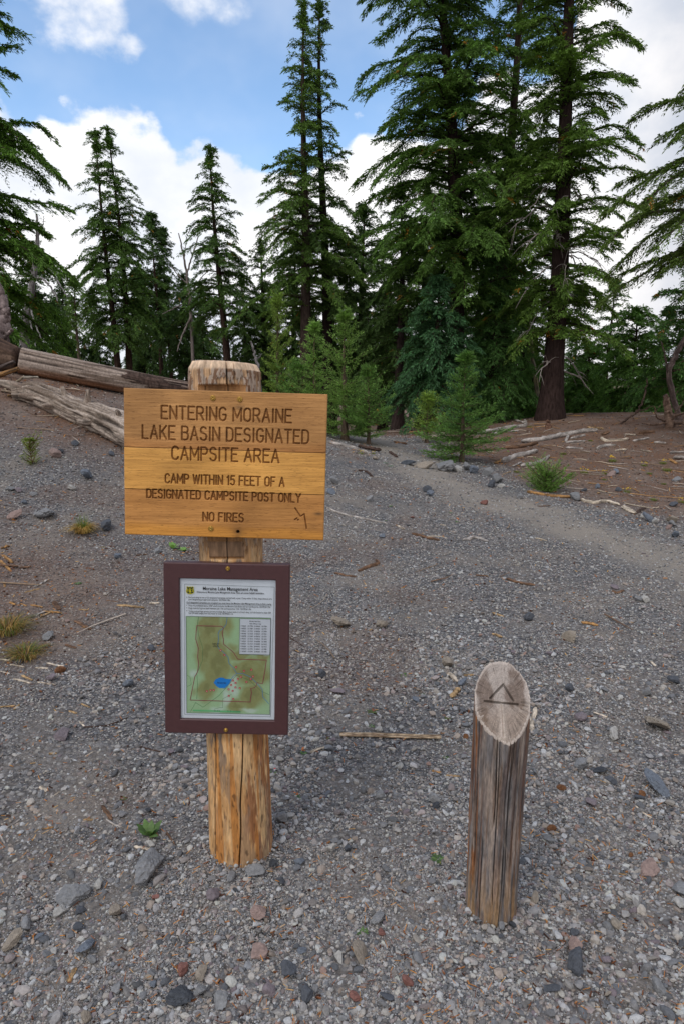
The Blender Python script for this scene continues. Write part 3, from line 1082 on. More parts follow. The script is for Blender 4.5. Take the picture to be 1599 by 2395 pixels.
# ------------------------------------------------------------------ framed map under the board
def text_mesh(s, bold=0.0, align='LEFT'):
    cu = bpy.data.curves.new('lettering', 'FONT')
    cu.body = s
    cu.size = 1.0
    cu.offset = bold
    cu.resolution_u = 3
    cu.align_x = align
    ob = bpy.data.objects.new('lettering', cu)
    COL.objects.link(ob)
    dg = bpy.context.evaluated_depsgraph_get()
    me = bpy.data.meshes.new_from_object(ob.evaluated_get(dg))
    n = len(me.vertices)
    V = np.zeros(n * 3)
    me.vertices.foreach_get('co', V)
    F = [tuple(p.vertices) for p in me.polygons]
    bpy.data.objects.remove(ob)
    bpy.data.curves.remove(cu)
    bpy.data.meshes.remove(me)
    return V.reshape(-1, 3)[:, :2], F


def make_notice():
    yf = -.118                       # front of the frame
    yp = yf + .010                   # poster surface
    FC = ((385.4, 1317), (679.8, 1319.5), (671, 1718.5), (383.5, 1716))
    c, hw, hh, ang = quad_fit(FC, yf)
    ca, sa = math.cos(ang), math.sin(ang)
    W, H = 2 * hw, 2 * hh

    def P3(u, v, y):
        a, b = np.asarray(u) - W / 2, H / 2 - np.asarray(v)
        return np.stack([c[0] + a * ca - b * sa, np.broadcast_to(y, np.shape(a)), c[1] + a * sa + b * ca], -1)
    # zoom pixels (frame 117..1455 x 128..1970) -> frame metres
    kx, ky = W / 1329.0, H / 1843.0
    fu = lambda px: (np.asarray(px, float) - 113) * kx
    fv = lambda py: (np.asarray(py, float) - 127) * ky
    il, ir, it, ib = fu(281), fu(1296), fv(294), fv(1812)
    rings = []
    for e, y in ((0, yf + .030), (0, yf + .0025), (.0025, yf), (None, yf), ('in', yf + .0022), ('in2', yf + .014)):
        if e is None:
            q = (il - .0025, ir + .0025, it - .0025, ib + .0025)
        elif e == 'in' or e == 'in2':
            q = (il, ir, it, ib)
        else:
            q = (e, W - e, e, H - e)
        rings.append(np.array([P3(q[0], q[2], y), P3(q[1], q[2], y), P3(q[1], q[3], y), P3(q[0], q[3], y)]))
    V, F = grid(np.array(rings), True)
    fr = obj('map_frame', (V, F), M_FRAME, sign, False)
    # mitre joints: hair-line grooves proud of nothing, cut as thin dark slots 0.3 mm deep
    bv = fr.modifiers.new('soft', 'BEVEL')
    bv.width = .0008
    bv.segments = 2
    bv.limit_method = 'ANGLE'
    obj('backing', box(*(0, 0, 0, 0, 0, 0)) if False else (np.array([P3(.004, .004, yf + .0298), P3(W - .004, .004, yf + .0298), P3(W - .004, H - .004, yf + .0298), P3(.004, H - .004, yf + .0298)]), [(0, 1, 2, 3)]), M_FRAME, fr, False)
    po = obj('poster', (np.array([P3(il, it, yp), P3(ir, it, yp), P3(ir, ib, yp), P3(il, ib, yp)]), [(3, 2, 1, 0)]), M_PAPER, fr, False)
    for px, py in ((800, 183), (779, 1924)):
        x, z = to_local(360 + px / 4.612, 1290 + py / 4.612, yf)
        screw('screw', x, z, yf, .0064, fr)
    lay = [0]

    def flat(name, polys, col, mat=None, step=.00025, dy=None):
        """flat printed shapes: polys of zoom pixels, one sheet a hair in front of the last"""
        lay[0] += 1
        y = yp - .0004 - lay[0] * step if dy is None else dy
        bl = []
        for p in polys:
            p = np.asarray(p, float)
            bl.append((P3(fu(p[:, 0]), fv(p[:, 1]), y), [tuple(range(len(p)))[::-1]]))
        return obj(name, bl, mat or mat_plain(name, col, .55, 0, .03, 20), fr, False)

    def line(pts, w):
        pts = np.asarray(pts, float)
        out = []
        for a, b in zip(pts[:-1], pts[1:]):
            d = (b - a) / (np.hypot(*(b - a)) + 1e-9)
            n = np.array([-d[1], d[0]]) * w / 2
            e = d * w * .3
            out.append(np.array([a - e - n, b + e - n, b + e + n, a - e + n])[::-1])
        return out
    # map sheet with its printed relief
    ml, mr, mt, mb = 344, 1245, 700, 1754
    nx, nz = 130, 150
    mu, mv = np.meshgrid(np.linspace(ml, mr, nx), np.linspace(mt, mb, nz))
    uu, vv = (mu - ml) / (mr - ml), (mv - mt) / (mb - mt)
    g1, ol, pa, dk = (np.array(lin(*q)) for q in ((164, 194, 152), (148, 150, 100), (196, 212, 200), (98, 98, 58)))
    wx, wy = uu + .16 * (fbm(uu * 5, vv * 5, 0, 201, 3) - .5), vv + .16 * (fbm(uu * 5, vv * 5, 3, 202, 3) - .5)
    ridge = np.zeros(uu.shape)
    for x, y, sx, sy, a in ((.28, .12, .16, .22, 1), (.20, .35, .10, .22, 1), (.34, .48, .17, .24, 1), (.25, .75, .12, .16, .9), (.74, .57, .26, .13, .95), (.78, .80, .17, .12, 1),
                            (.65, .38, .22, .07, .7), (.62, .90, .13, .09, .9), (.48, .10, .08, .12, .6), (.10, .82, .08, .06, .4), (.55, .30, .1, .05, .5), (.9, .45, .1, .06, .8)):
        ridge = np.maximum(ridge, a * np.exp(-((wx - x) / sx) ** 2 - ((wy - y) / sy) ** 2))
    tx = fbm(uu * 16, vv * 16, 0, 205, 4)
    k = np.clip(sstep(ridge, .10, .6) * (.75 + .5 * tx), 0, 1)[..., None]
    col = g1 * (1 - k) + ol * k
    k2 = (sstep(ridge * (.4 + 1.2 * tx), .70, 1.0) * .3)[..., None]
    col = col * (1 - k2) + dk * k2
    palm = np.zeros(uu.shape)
    for x, y, sx, sy in ((.55, .72, .06, .10), (.48, .86, .05, .12), (.40, .97, .12, .04), (.95, .42, .05, .03), (.80, .94, .12, .03), (.06, .55, .05, .05)):
        palm = np.maximum(palm, np.exp(-((wx - x) / sx) ** 2 - ((wy - y) / sy) ** 2))
    k3 = (sstep(palm, .2, .9) * .8)[..., None]
    col = col * (1 - k3) + pa * k3
    V, F = grid(P3(fu(mu), fv(mv), yp - .0004)[:, ::-1])
    obj('map_sheet', (V, F), mat_attr('printed_map', .55, .05, (200, 200, 200), 0), fr, False, {'Col': col[:, ::-1].reshape(-1, 3)})
    blue, green, purple = lin(70, 140, 190), lin(84, 130, 84), lin(150, 50, 80)
    flat('trail_line', line([(478, 702), (462, 790), (474, 900), (520, 1040), (515, 1180), (455, 1320), (462, 1440), (452, 1600)], 4) + line([(384, 1740), (440, 1640), (520, 1690), (690, 1560), (760, 1480), (880, 1330), (1020, 1380), (1150, 1500), (1235, 1535)], 4)
         + line([(350, 1465), (395, 1440), (380, 1360), (350, 1340)], 3) + line([(730, 1690), (735, 1590), (830, 1540)], 3) + line([(640, 1710), (700, 1690), (735, 1690)], 3), green)
    flat('stream_line', line([(781, 704), (770, 780), (740, 822), (700, 850), (684, 880), (690, 930), (680, 1010), (690, 1040), (740, 1080), (790, 1130), (800, 1200), (850, 1250), (885, 1310), (950, 1310), (1030, 1345), (1100, 1410), (1160, 1480), (1165, 1560), (1232, 1636)], 5)
         + line([(885, 1312), (840, 1350), (820, 1390), (780, 1460), (740, 1480)], 4), blue)
    flat('lake', [[(636, 1417), (655, 1380), (700, 1358), (740, 1360), (765, 1372), (825, 1374), (812, 1410), (790, 1440), (755, 1470), (700, 1474), (668, 1455)][::-1]], lin(32, 132, 216))
    flat('boundary_line', line([(458, 800), (720, 800), (742, 820), (728, 880), (742, 940), (740, 990), (800, 1040), (845, 1075), (895, 1152), (1203, 1157), (1185, 1290), (1163, 1415), (1102, 1405), (1095, 1440), (1075, 1462), (1035, 1470), (1045, 1520), (1033, 1580), (1032, 1620), (381, 1612), (432, 1355), (462, 1300), (476, 1220), (465, 1140), (472, 1040), (445, 945), (450, 860), (458, 800)], 6), purple)
    sq = lambda x, y, h: np.array([(x - h, y - h), (x + h, y - h), (x + h, y + h), (x - h, y + h)])[::-1]
    camps = [(710, 1060), (752, 1110), (877, 1240), (963, 1280), (1042, 1265), (1060, 1338), (1037, 1365), (930, 1345), (898, 1370), (844, 1387), (990, 1400), (873, 1412), (824, 1437), (871, 1462), (918, 1470), (797, 1485), (841, 1501), (637, 1498), (602, 1498), (562, 1510), (799, 1557), (847, 1590)]
    flat('campsite_marking', [sq(x, y, 10) for x, y in camps], lin(196, 48, 60))
    flat('tent_marking', [np.array([(x - 5, y + 4), (x, y - 5), (x + 5, y + 4)])[::-1] for x, y in camps], lin(236, 220, 220))
    flat('coordinate_table', [[(917, 713), (1247, 713), (1238, 1098), (911, 1096)][::-1]], lin(208, 212, 220))
    flat('border_line', line([(331, 358), (1280, 370)], 3) + line([(331, 358), (322, 1772)], 3) + line([(1280, 370), (1252, 1778)], 3) + line([(322, 1772), (1252, 1778)], 3)
         + line([(917, 713), (1247, 713), (1238, 1098), (911, 1096), (917, 713)], 4) + line([(344, 700), (1245, 700), (1245, 1754), (344, 1754), (344, 700)], 4), lin(80, 92, 96))
    flat('scale_bar', [[(412, 1716), (928, 1722), (925, 1738), (412, 1732)][::-1]], lin(110, 190, 130))
    # lettering
    bl = []
    lay[0] += 1
    yt = yp - .0004 - lay[0] * .00025

    def put(s, x0, x1, ybase, cap, bold=0.0):
        V, F = text_mesh(s, bold)
        w = V[:, 0].max() - V[:, 0].min()
        sx = (x1 - x0) / w
        p = np.stack([x0 + (V[:, 0] - V[:, 0].min()) * sx, ybase - V[:, 1] * cap / .70], 1)
        bl.append((P3(fu(p[:, 0]), fv(p[:, 1]), yt), F))
    put('Moraine Lake Management Area', 525, 1106, 416, 36, .012)
    put('Welcome to Moraine Lake Management Area. Here are some helpful reminders:', 457, 1176, 448, 20, .012)
    body = 18
    for s, x0, x1, y, bd in (('Find and camp at one of 22 designated campsites marked with a post. Camp within 15 feet, slope distance of a', 372, 1256, 504, .006),
                             ('post designating an approved campsite. 36CFR261.58e', 372, 812, 527, .006),
                             ('If all designated campsites are occupied you must leave the Moraine Lake Management Area to find a camp.', 352, 1255, 560, .012),
                             ("Fires are prohibited above 5700' which includes the Moraine Lake Basin and surrounding area. 36CFR261.52a", 372, 1240, 592, .006),
                             ('Dogs must be kept on leash between July 15th and September 15th. 36CFR261.58s', 372, 1037, 619, .006),
                             ('Toilets and garbage service are not provided. Bury human waste in a 8 inch deep cat hole located at least 200', 372, 1246, 652, .006),
                             ('feet (74 adult steps) from any water or trail. 36CFR261.11b', 372, 845, 673, .006)):
        put(s, x0, x1, y, body, bd)
    for y in (497, 580, 609, 640):
        bl.append((P3(fu(np.array([350, 350, 357, 357])), fv(np.array([y - 4, y + 4, y + 4, y - 4])), yt), [(0, 1, 2, 3)]))
    q = line([(352, 565), (1255, 569)], 2.5)[0][::-1]
    bl.append((P3(fu(q[:, 0]), fv(q[:, 1]), yt), [(0, 1, 2, 3)][::-1]))
    put('Moraine Lake Sites', 1020, 1135, 744, 13, .01)
    put('WGS 1984 Lat / Long', 1020, 1142, 771, 13, .01)
    la = ('44.0604', '44.0612', '44.0612', '44.0605', '44.0598', '44.0612', '44.0614', '44.0610', '44.0624', '44.0618', '44.0630')
    lo = ('-121.7908', '-121.7808', '-121.7615', '-121.7618', '-121.7608', '-121.7618', '-121.7619', '-121.7614', '-121.7604', '-121.7594', '-121.7594')
    for i in range(11):
        y = 797 + i * 27.4
        put('%d %s   %s' % (i + 1, la[i], lo[i]), 926, 1055, y, 13, .012)
        put('%d %s   %s' % (i + 12, la[10 - i], lo[10 - i]), 1070, 1203, y, 13, .012)
    put('Moraine Lake', 677, 772, 1420, 14, .01)
    put('Campsite Area', 622, 700, 992, 12, .01)
    put('Closed for', 628, 692, 1008, 12, .01)
    put('restoration', 628, 692, 1024, 12, .01)
    put('0.25      0.5 miles', 640, 928, 1728, 11, .0)
    ink = obj('lettering', bl, M_INK, fr, False)
    # forest agency shield: dark green on yellow with a tree between the letters
    dg, ye = lin(30, 52, 26), lin(214, 200, 50)
    sh = [(350, 384), (362, 380), (375, 386), (390, 381), (405, 386), (417, 380), (430, 385), (424, 402), (432, 425), (430, 448), (412, 460), (390, 464), (368, 460), (349, 447), (346, 425), (355, 402)]
    ctr = np.array([389, 422])
    em = flat('emblem', [np.array(sh)[::-1]], ye)
    inner = [tuple(ctr + (np.array(p) - ctr) * .86) for p in sh]
    e2 = flat('emblem_field', [np.array(inner)[::-1]], dg)
    tree = [[(389, 393), (397, 410), (393, 410), (402, 426), (395, 426), (406, 441), (372, 441), (383, 426), (376, 426), (385, 410), (381, 410)][::-1], [(386, 441), (392, 441), (393, 452), (385, 452)][::-1]]
    U = line([(358, 406), (358, 428), (363, 434), (369, 428), (369, 406)], 6)
    S = line([(420, 409), (412, 405), (408, 411), (413, 418), (420, 423), (418, 432), (409, 431)], 6)
    flat('emblem_device', [np.array(t) for t in tree] + U + S + line([(370, 455), (408, 455)], 3), ye)
    # clear cover sheet
    gm, nt, b, out = new_mat('clear_cover')
    nt.nodes.remove(b)
    tr = nd(nt, 'BsdfTransparent', {0: (.96, .97, .97, 1)})
    gl = nd(nt, 'BsdfGlossy', {'Color': (1, 1, 1, 1), 'Roughness': .08})
    lw = nd(nt, 'LayerWeight', {0: .25})
    mx = nd(nt, 'MixShader', {0: mth(nt, 'MULTIPLY_ADD', lw.outputs['Fresnel'], .5, .01)})
    nt.links.new(tr.outputs[0], mx.inputs[1])
    nt.links.new(gl.outputs[0], mx.inputs[2])
    nt.links.new(mx.outputs[0], out.inputs[0])
    yg = yf + .004
    obj('clear_cover', (np.array([P3(il, it, yg), P3(ir, it, yg), P3(ir, ib, yg), P3(il, ib, yg)]), [(3, 2, 1, 0)]), gm, fr, False)


make_notice()


# ------------------------------------------------------------------ slant-cut campsite post
def make_bollard():
    g = ground(1160, 2172)
    r0 = .0755
    B = np.array([g[0], g[1] + r0, g[2]])
    root = tag(empty('campsite_post', B), 'short weathered log post with slanted top carved with a tent mark', 'post')
    o = np.array([0, 0, CAM_Z]) - B

    def on_plane(u, v, a, bx, zc):          # z = zc + a*y + bx*x
        d = pxdir(u, v)
        t = (zc + a * o[1] + bx * o[0] - o[2]) / (d[2] - a * d[1] - bx * d[0])
        return o + t * d
    def at_y(u, v, yl):
        d = pxdir(u, v)
        return o + d * ((yl - o[1]) / d[1])
    lo, hi = at_y(1168, 1729, -r0 - .004), at_y(1178, 1548, r0)
    xt = (lo[0] + hi[0]) / 2
    zmid = (lo[2] + hi[2]) / 2
    a = (hi[2] - lo[2]) / (2 * r0)
    bx = .13
    zc = zmid - bx * xt
    nz, nt = 620, 460
    th = np.linspace(-PI, PI, nt, endpoint=False)

    def rad(TH, Z):
        r = np.interp(Z, [0, .3, .55, .8], [.0745, .0765, .0770, .0775])
        r = r * (1 + .13 * (fbm(np.cos(TH) * 1.3 + 4, np.sin(TH) * 1.3, Z * 3.0, 7, 4) - .5))
        r = r * (1 + .13 * np.exp(-((TH - .08) / .30) ** 2) * sstep(Z, .42, .60))
        return r
    crk = []
    rng = rs(17)
    for i in range(22):
        a_ = rng.uniform(-.1, .45)
        crk.append((rng.uniform(-95, 95), a_, a_ + rng.uniform(.15, .5), rng.uniform(.0007, .0014), rng.uniform(.003, .008)))
    crk += [(6, -.1, .7, .0009, .010), (-12, .05, .62, .0009, .01), (-42, -.1, .3, .0016, .012), (-62, .15, .75, .0022, .010), (58, .1, .5, .002, .01)]
    T01 = np.linspace(0, 1, nz)
    ztop = np.zeros(nt)
    rt = rad(th, np.full(nt, .72))
    for _ in range(4):
        x, y = rt * np.sin(th) + xt, -rt * np.cos(th)
        ztop = zc + a * y + bx * x
        rt = rad(th, ztop)
    ztop = ztop - .005 * vn(th * 18, 0, 0, 9) - .009 * vn(th * 5, 0, 0, 19)
    Z = -.1 + T01[:, None] * (ztop[None] + .1)
    TH = np.broadcast_to(th, Z.shape)
    r = rad(TH, Z)
    ridge = fbm(np.cos(TH) * 9, np.sin(TH) * 9, Z * 3.2, 27, 4)
    fine = fbm(np.cos(TH) * 34, np.sin(TH) * 34, Z * 8.0, 37, 4)
    crack = np.zeros(Z.shape)
    dep = np.zeros(Z.shape)
    for i, (t0, z0, z1, w, dp) in enumerate(crk):
        tc = R(t0) + .10 * (vn(Z * 5, i * 7.3, 0, 300 + i) - .5)
        d = np.abs(TH - tc) * .076
        k = np.clip(1.4 - d / w, 0, 1) * sstep(Z, z0, z0 + .06) * (1 - sstep(Z, z1 - .08, z1))
        crack = np.maximum(crack, k)
        dep = np.maximum(dep, dp * k)
    r = r + .0035 * (ridge - .5) + .0022 * (fine - .5) - dep
    X = r * np.sin(TH) + xt * np.clip(Z / zmid, -.2, 1.3)
    Y = -r * np.cos(TH)
    gr, bl, br, og, tn, dk = (np.array(lin(*c)) for c in ((146, 132, 122), (114, 109, 108), (104, 78, 60), (146, 88, 40), (156, 124, 86), (40, 30, 26)))
    n1 = fbm(TH * 5, Z * 7, 0, 401, 5, .62)
    n2 = fbm(TH * 9, Z * 5, 2, 402, 5, .62)
    n3 = fbm(TH * 10, Z * 6, 5, 403, 4)
    col = bl + (gr - bl) * sstep(n1, .4, .6)[..., None]
    m = (sstep(n2, .48, .62) * .6)[..., None]
    col = col * (1 - m) + br * m
    side = np.clip(sstep(np.abs(TH), R(38), R(66)) + .25 * (1 - sstep(Z, .1, .45)), 0, 1)
    m = (sstep(n3, .52, .62) * side * .75)[..., None]
    col = col * (1 - m) + og * m
    m = ((1 - sstep(Z, .02, .22)) * .7 * sstep(n1 + n2, .8, 1.1))[..., None]
    col = col * (1 - m) + tn * m
    m = (sstep(fbm(TH * 5, Z * 2.6, 8, 405, 3), .52, .66) * .6 * sstep(Z, .25, .45))[..., None]
    col = col * (1 - m) + np.array(lin(84, 74, 74)) * m
    col = col * (.72 + .56 * fine[..., None])
    col = col * (1 - .85 * np.clip(crack, 0, 1)[..., None]) + dk * .3 * crack[..., None]  # cracks carry dirt and painted-in shade, too fine to shadow themselves
    P = np.stack([X, Y, Z], -1)
    Vb, Fb = grid(P, True)
    # sawn face
    nr = 150
    rho = np.linspace(1, .004, nr)
    ring = P[-1]
    ctr = np.array([xt, 0, zc + bx * xt])
    Q = ctr[None, None, :] + (ring[None] - ctr) * rho[:, None, None]
    Q[1:, :, 2] = zc + a * Q[1:, :, 1] + bx * Q[1:, :, 0]
    zoom = lambda px, py: on_plane(1040 + px / 3.454, 1520 + py / 3.454, a, bx, zc)
    seg3 = [(zoom(364, 390), zoom(470, 278)), (zoom(470, 278), zoom(549, 408)), (zoom(318, 413), zoom(450, 428)), (zoom(450, 428), zoom(586, 440))]
    gv_ = np.zeros(Q.shape[:2])
    for p, q in seg3:
        d_ = q - p
        t = np.clip(((Q - p) @ d_) / (d_ @ d_), 0, 1)
        dist = np.linalg.norm(Q - p - t[..., None] * d_, axis=-1)
        gv_ = np.maximum(gv_, np.clip(1.4 - dist / .0027, 0, 1))
    gv_ = np.clip(gv_, 0, 1)
    THq = np.broadcast_to(th, gv_.shape)
    RH = np.broadcast_to(rho[:, None], gv_.shape)
    radial = vn(THq * 34 + .5 * vn(RH * 6, THq * 3, 0, 41), RH * 2.6, 0, 43)
    chk = .6 * sstep(radial, .72, .95) * sstep(RH, .15, .6)
    # the twisted pale knot below the mark
    kx0, kx1 = zoom(455, 450), zoom(468, 700)
    d_ = kx1 - kx0
    t = np.clip(((Q - kx0) @ d_) / (d_ @ d_), 0, 1)
    dist = np.linalg.norm(Q - kx0 - t[..., None] * d_, axis=-1)
    knot = np.exp(-(dist / (.006 + .006 * t)) ** 2)
    nrm = np.array([-bx, -a, 1.0])
    nrm /= np.linalg.norm(nrm)
    rough = fbm(Q[..., 0] * 90, Q[..., 1] * 90, 0, 47, 3) - .5
    h = -.0065 * gv_ - .003 * chk + .0030 * rough + .006 * knot - .004 * np.exp(-(dist / .0018) ** 2) * knot
    h[0] = 0
    Q = Q + h[..., None] * nrm
    t1, t2 = np.array(lin(158, 147, 139)), np.array(lin(116, 102, 93))
    mm = fbm(Q[..., 0] * 22, Q[..., 1] * 22, 1, 49, 4)
    ringn = .85 + .3 * vn(RH * 30, THq * .5, 0, 51)
    cq = (t1 + (t2 - t1) * sstep(mm, .42, .60)[..., None]) * ringn[..., None]
    low = sstep(-Q[..., 1], .0, .04)[..., None] * .45
    cq = cq * (1 - low) + low * np.array(lin(120, 98, 78)) * ringn[..., None]
    rim = (sstep(RH + .05 * vn(THq * 30, 0, 0, 53), .95, 1.0) * .7)[..., None]
    cq = cq * (1 - rim) + rim * np.array(lin(186, 174, 164))
    cq = cq * (1 - .55 * chk[..., None])
    kk = (knot * .75)[..., None]
    cq = cq * (1 - kk) + kk * np.array(lin(190, 176, 164))
    cq = cq * (1 - .52 * gv_[..., None])
    Vt, Ft = grid(Q, True)
    obj('log', (Vb, Fb), M_GREYWOOD, root, True, {'Col': np.clip(col.reshape(-1, 3) * .90, .004, .8)})
    obj('cut_face', (Vt, Ft), mat_log('sawn_end_grain', .3, (120, 120, 120), .2), root, True, {'Col': np.clip(cq.reshape(-1, 3), .004, .8)})


make_bollard()
# ------------------------------------------------------------------ conifers
UPZ = np.array([0, 0, 1.0])


def leaf_quads(P, D, L, W, rng, roll=.6):
    """narrow folded diamonds from base P along D"""
    n = len(P)
    D = D / (np.linalg.norm(D, axis=1)[:, None] + 1e-9)
    S = np.cross(D, UPZ)
    S /= np.linalg.norm(S, axis=1)[:, None] + 1e-6
    N = np.cross(S, D)
    a = rng.normal(0, roll, n)[:, None]
    S2 = S * np.cos(a) + N * np.sin(a)
    N2 = N * np.cos(a) - S * np.sin(a)
    L, W = L[:, None], W[:, None]
    mid = P + D * L * .5 + N2 * W * .25
    V = np.stack([P, mid + S2 * W * .5, P + D * L - UPZ * L * .10, mid - S2 * W * .5], 1)
    return V


def conifer(seed, H, Rmax, z0, r0, nb=130, tone=(70, 100, 52), spread=.20, scale=1.0, droop=.30, tipdrop=.25, e_top=.35, e_bot=-.12, power=.85, lean=(0, 0), leader=1.0,
            dens=1.0, gaps=.12, dead=0, young=False, bare=None, crown_cut=None, flare=.9, tops=1, orange=.005, asym=None):
    """returns (wood blocks, leaf V, leaf F, leaf colours, dead-twig blocks).  All in metres, trunk base at the origin."""
    rng = rs(seed)
    wood, leafV, leafC, deadB = [], [], [], []
    ph1, ph2 = rng.uniform(0, 6, 2)

    def axis_at(z):
        t = np.asarray(z, float) / H
        sx = lean[0] * t ** 2 + .012 * H * np.sin(t * 5 + ph1) * t
        sy = lean[1] * t ** 2 + .012 * H * np.sin(t * 4 + ph2) * t
        return np.stack([sx, sy, np.asarray(z, float)], -1)
    zs = np.linspace(-.25, H, 46)
    rr = r0 * (np.clip(1 - zs / H, 0, 1) ** .85 * .93 + .02) * (1 + flare * .8 * np.exp(-np.maximum(zs, 0) / (2.2 * r0)))
    n = 14
    disp = 1 + .22 * (np.stack([fbm(np.cos(np.arange(n) / n * 2 * PI) * 1.6, np.sin(np.arange(n) / n * 2 * PI) * 1.6, z * .8, seed, 3) for z in zs]) - .5)
    wood.append(tube(axis_at(np.clip(zs, -.25, H)), rr, n, disp))
    base_c = np.array(lin(*tone)) * (1.72, 1.50, 1.26)
    zb = z0 + (H - z0) * (rng.uniform(0, 1, nb) ** 1.0)
    zb = np.sort(zb)
    # whorls: pull heights together
    sp = H * .028
    if young:
        sp = max(H * .075, .03)
    zb = zb + (.88 if young else .35) * (np.round(zb / sp) * sp - zb)
    for zi in zb:
        t = (zi - z0) / (H - z0)
        if t > .985:
            continue
        L = Rmax * ((1 - t) ** power) * rng.uniform(.42, 1.12) + .05 * Rmax
        if t < .10:
            L *= rng.uniform(.45, 1.0)
        if rng.uniform() < gaps:
            continue
        az = rng.uniform(0, 2 * PI)
        if asym:
            L *= 1 + asym[1] * math.cos(az - asym[0])
        e0 = e_bot + (e_top - e_bot) * t + rng.normal(0, .07 if young else .14)
        m = 8
        s = np.linspace(0, 1, m)
        hd = np.array([math.cos(az), math.sin(az), 0])
        sd_ = np.array([-hd[1], hd[0], 0])
        up = L * (math.tan(e0) * s - droop * s ** 2 * (1 - .6 * t) - tipdrop * .5 * s ** 4 + (.16 * s ** 3 if young else .10 * np.sin(s * PI)))
        wig = (.05 if young else .09) * L * np.sin(s * rng.uniform(4, 8) + rng.uniform(0, 6)) * s
        up = up + (0 if young else .045) * L * np.sin(s * rng.uniform(5, 10) + rng.uniform(0, 6)) * s
        B = axis_at(zi) + hd * (L * s)[:, None] + sd_ * wig[:, None]
        B[:, 2] += up
        rb = max(.011, .021 * L) * (1 - .86 * s) * (.7 if young else 1)
        wood.append(tube(B, rb, 4, caps=False))
        # secondary twigs left and right of the branch
        step = (.076 if not young else .058) * scale / dens
        n2 = max(4, int(L / step))
        u = np.linspace(.10, 1.0, n2) + rng.normal(0, .012, n2)
        u = np.clip(u, .05, 1.0)
        clump = (.5 + .6 * vn(u * L * 3, seed + zi * 7.7, az, 3)) if young else (.34 + .9 * vn(u * L * 2.0, seed + zi * 7.7, az, 3))
        Pb = np.stack([np.interp(u, s, B[:, k]) for k in range(3)], 1)
        Tn = np.stack([np.interp(u, s, np.gradient(B[:, k])) for k in range(3)], 1)
        Tn /= np.linalg.norm(Tn, axis=1)[:, None]
        for side in (-1, 1):
            ang = rng.normal(R(52), .16, n2) * (1 - .35 * u)
            d2 = Tn * np.cos(ang)[:, None] + side * sd_ * np.sin(ang)[:, None]
            l2 = (L * (.33 if young else .36) * (1.02 - .74 * u) + (.06 if young else .10) * scale) * rng.uniform(.6, 1.15, n2) * clump
            l2 = np.minimum(l2, .62 * scale + .10)
            q = max(3, int(np.percentile(l2, 75) / ((.026 if young else .029) * scale)))
            w = (np.arange(q) + .35) / q
            P = Pb[:, None] + d2[:, None] * (l2[:, None] * w)[..., None]
            sag = (.10 if young else .42) * l2[:, None] * w ** 2 * (l2[:, None] / (.45 * scale))
            P[..., 2] -= sag
            P += rng.normal(0, .012 * scale, P.shape)
            if not young:
                P[..., 2] += rng.normal(0, .022 * scale, (n2, 1))
            alt = np.where((np.arange(q) % 2)[None, :] == 0, 1.0, -1.0)
            cr = np.cross(d2, UPZ)
            cr /= np.linalg.norm(cr, axis=1)[:, None] + 1e-6
            dd = d2[:, None] * rng.uniform(.55, 1.0, (n2, q))[..., None] + cr[:, None] * (alt * rng.uniform(.15, .60, (n2, q)))[..., None]
            dd[..., 2] += rng.normal(.10 if young else .03, .22 if young else .15, (n2, q)) - (0 if young else .22 * w[None, :])
            Lf = (.098 if not young else .060) * scale * rng.uniform(.65, 1.35, (n2, q)) * (1.1 - .35 * w)[None, :]
            Wf = Lf * (rng.uniform(.18, .32, (n2, q)) if young else rng.uniform(.20, .34, (n2, q)))
            leafV.append(leaf_quads(P.reshape(-1, 3), dd.reshape(-1, 3), Lf.ravel(), Wf.ravel(), rng))
            c = base_c * np.exp(rng.normal(0, .20, (n2, 1, 1)) + rng.normal(0, .16, (n2, q, 1)))
            c = c * np.array([1.0, 1.0, 1.0]) + np.zeros((n2, q, 3))
            tipl = (sstep(w, .55, 1.0) * .35)[None, :, None]        # younger growth at the twig ends
            c = c * (1 + tipl * np.array([.55, .45, .10]))
            o = rng.uniform(0, 1, (n2, 1)) < orange
            c = np.where(o[..., None], np.array(lin(168, 118, 46)), c)
            leafC.append(np.repeat(c.reshape(-1, 3), 4, 0))
        # tufts riding on top of the branch, along its axis
        k = rng.randint(0, n2, int(n2 * (7 if young else 6)))
        P = Pb[k] + rng.normal(0, .03 * scale, (len(k), 3))
        dd = Tn[k] + rng.normal(0, .45, (len(k), 3)) + UPZ * (.30 if young else .16)
        Lf = (.086 if not young else .058) * scale * rng.uniform(.6, 1.3, len(k))
        leafV.append(leaf_quads(P, dd, Lf, Lf * (.20 if young else .42), rng))
        c = base_c * np.exp(rng.normal(.06, .24, (len(k), 1)))
        leafC.append(np.repeat(c, 4, 0))
    # leader
    zl = np.linspace(H * .93, H, int(40 * leader) + 8)
    P = np.repeat(axis_at(zl), 5, 0)
    a = rng.uniform(0, 2 * PI, len(P))
    dd = np.stack([np.cos(a), np.sin(a), rng.uniform(.1, .9, len(P))], 1)
    tt = np.repeat((H - zl) / (H * .07), 5)
    Lf = (.07 + .16 * tt) * scale * rng.uniform(.6, 1.2, len(P))
    leafV.append(leaf_quads(P, dd, Lf, Lf * .3, rng))
    leafC.append(np.repeat(base_c * np.exp(rng.normal(0, .2, (len(P), 1))), 4, 0))
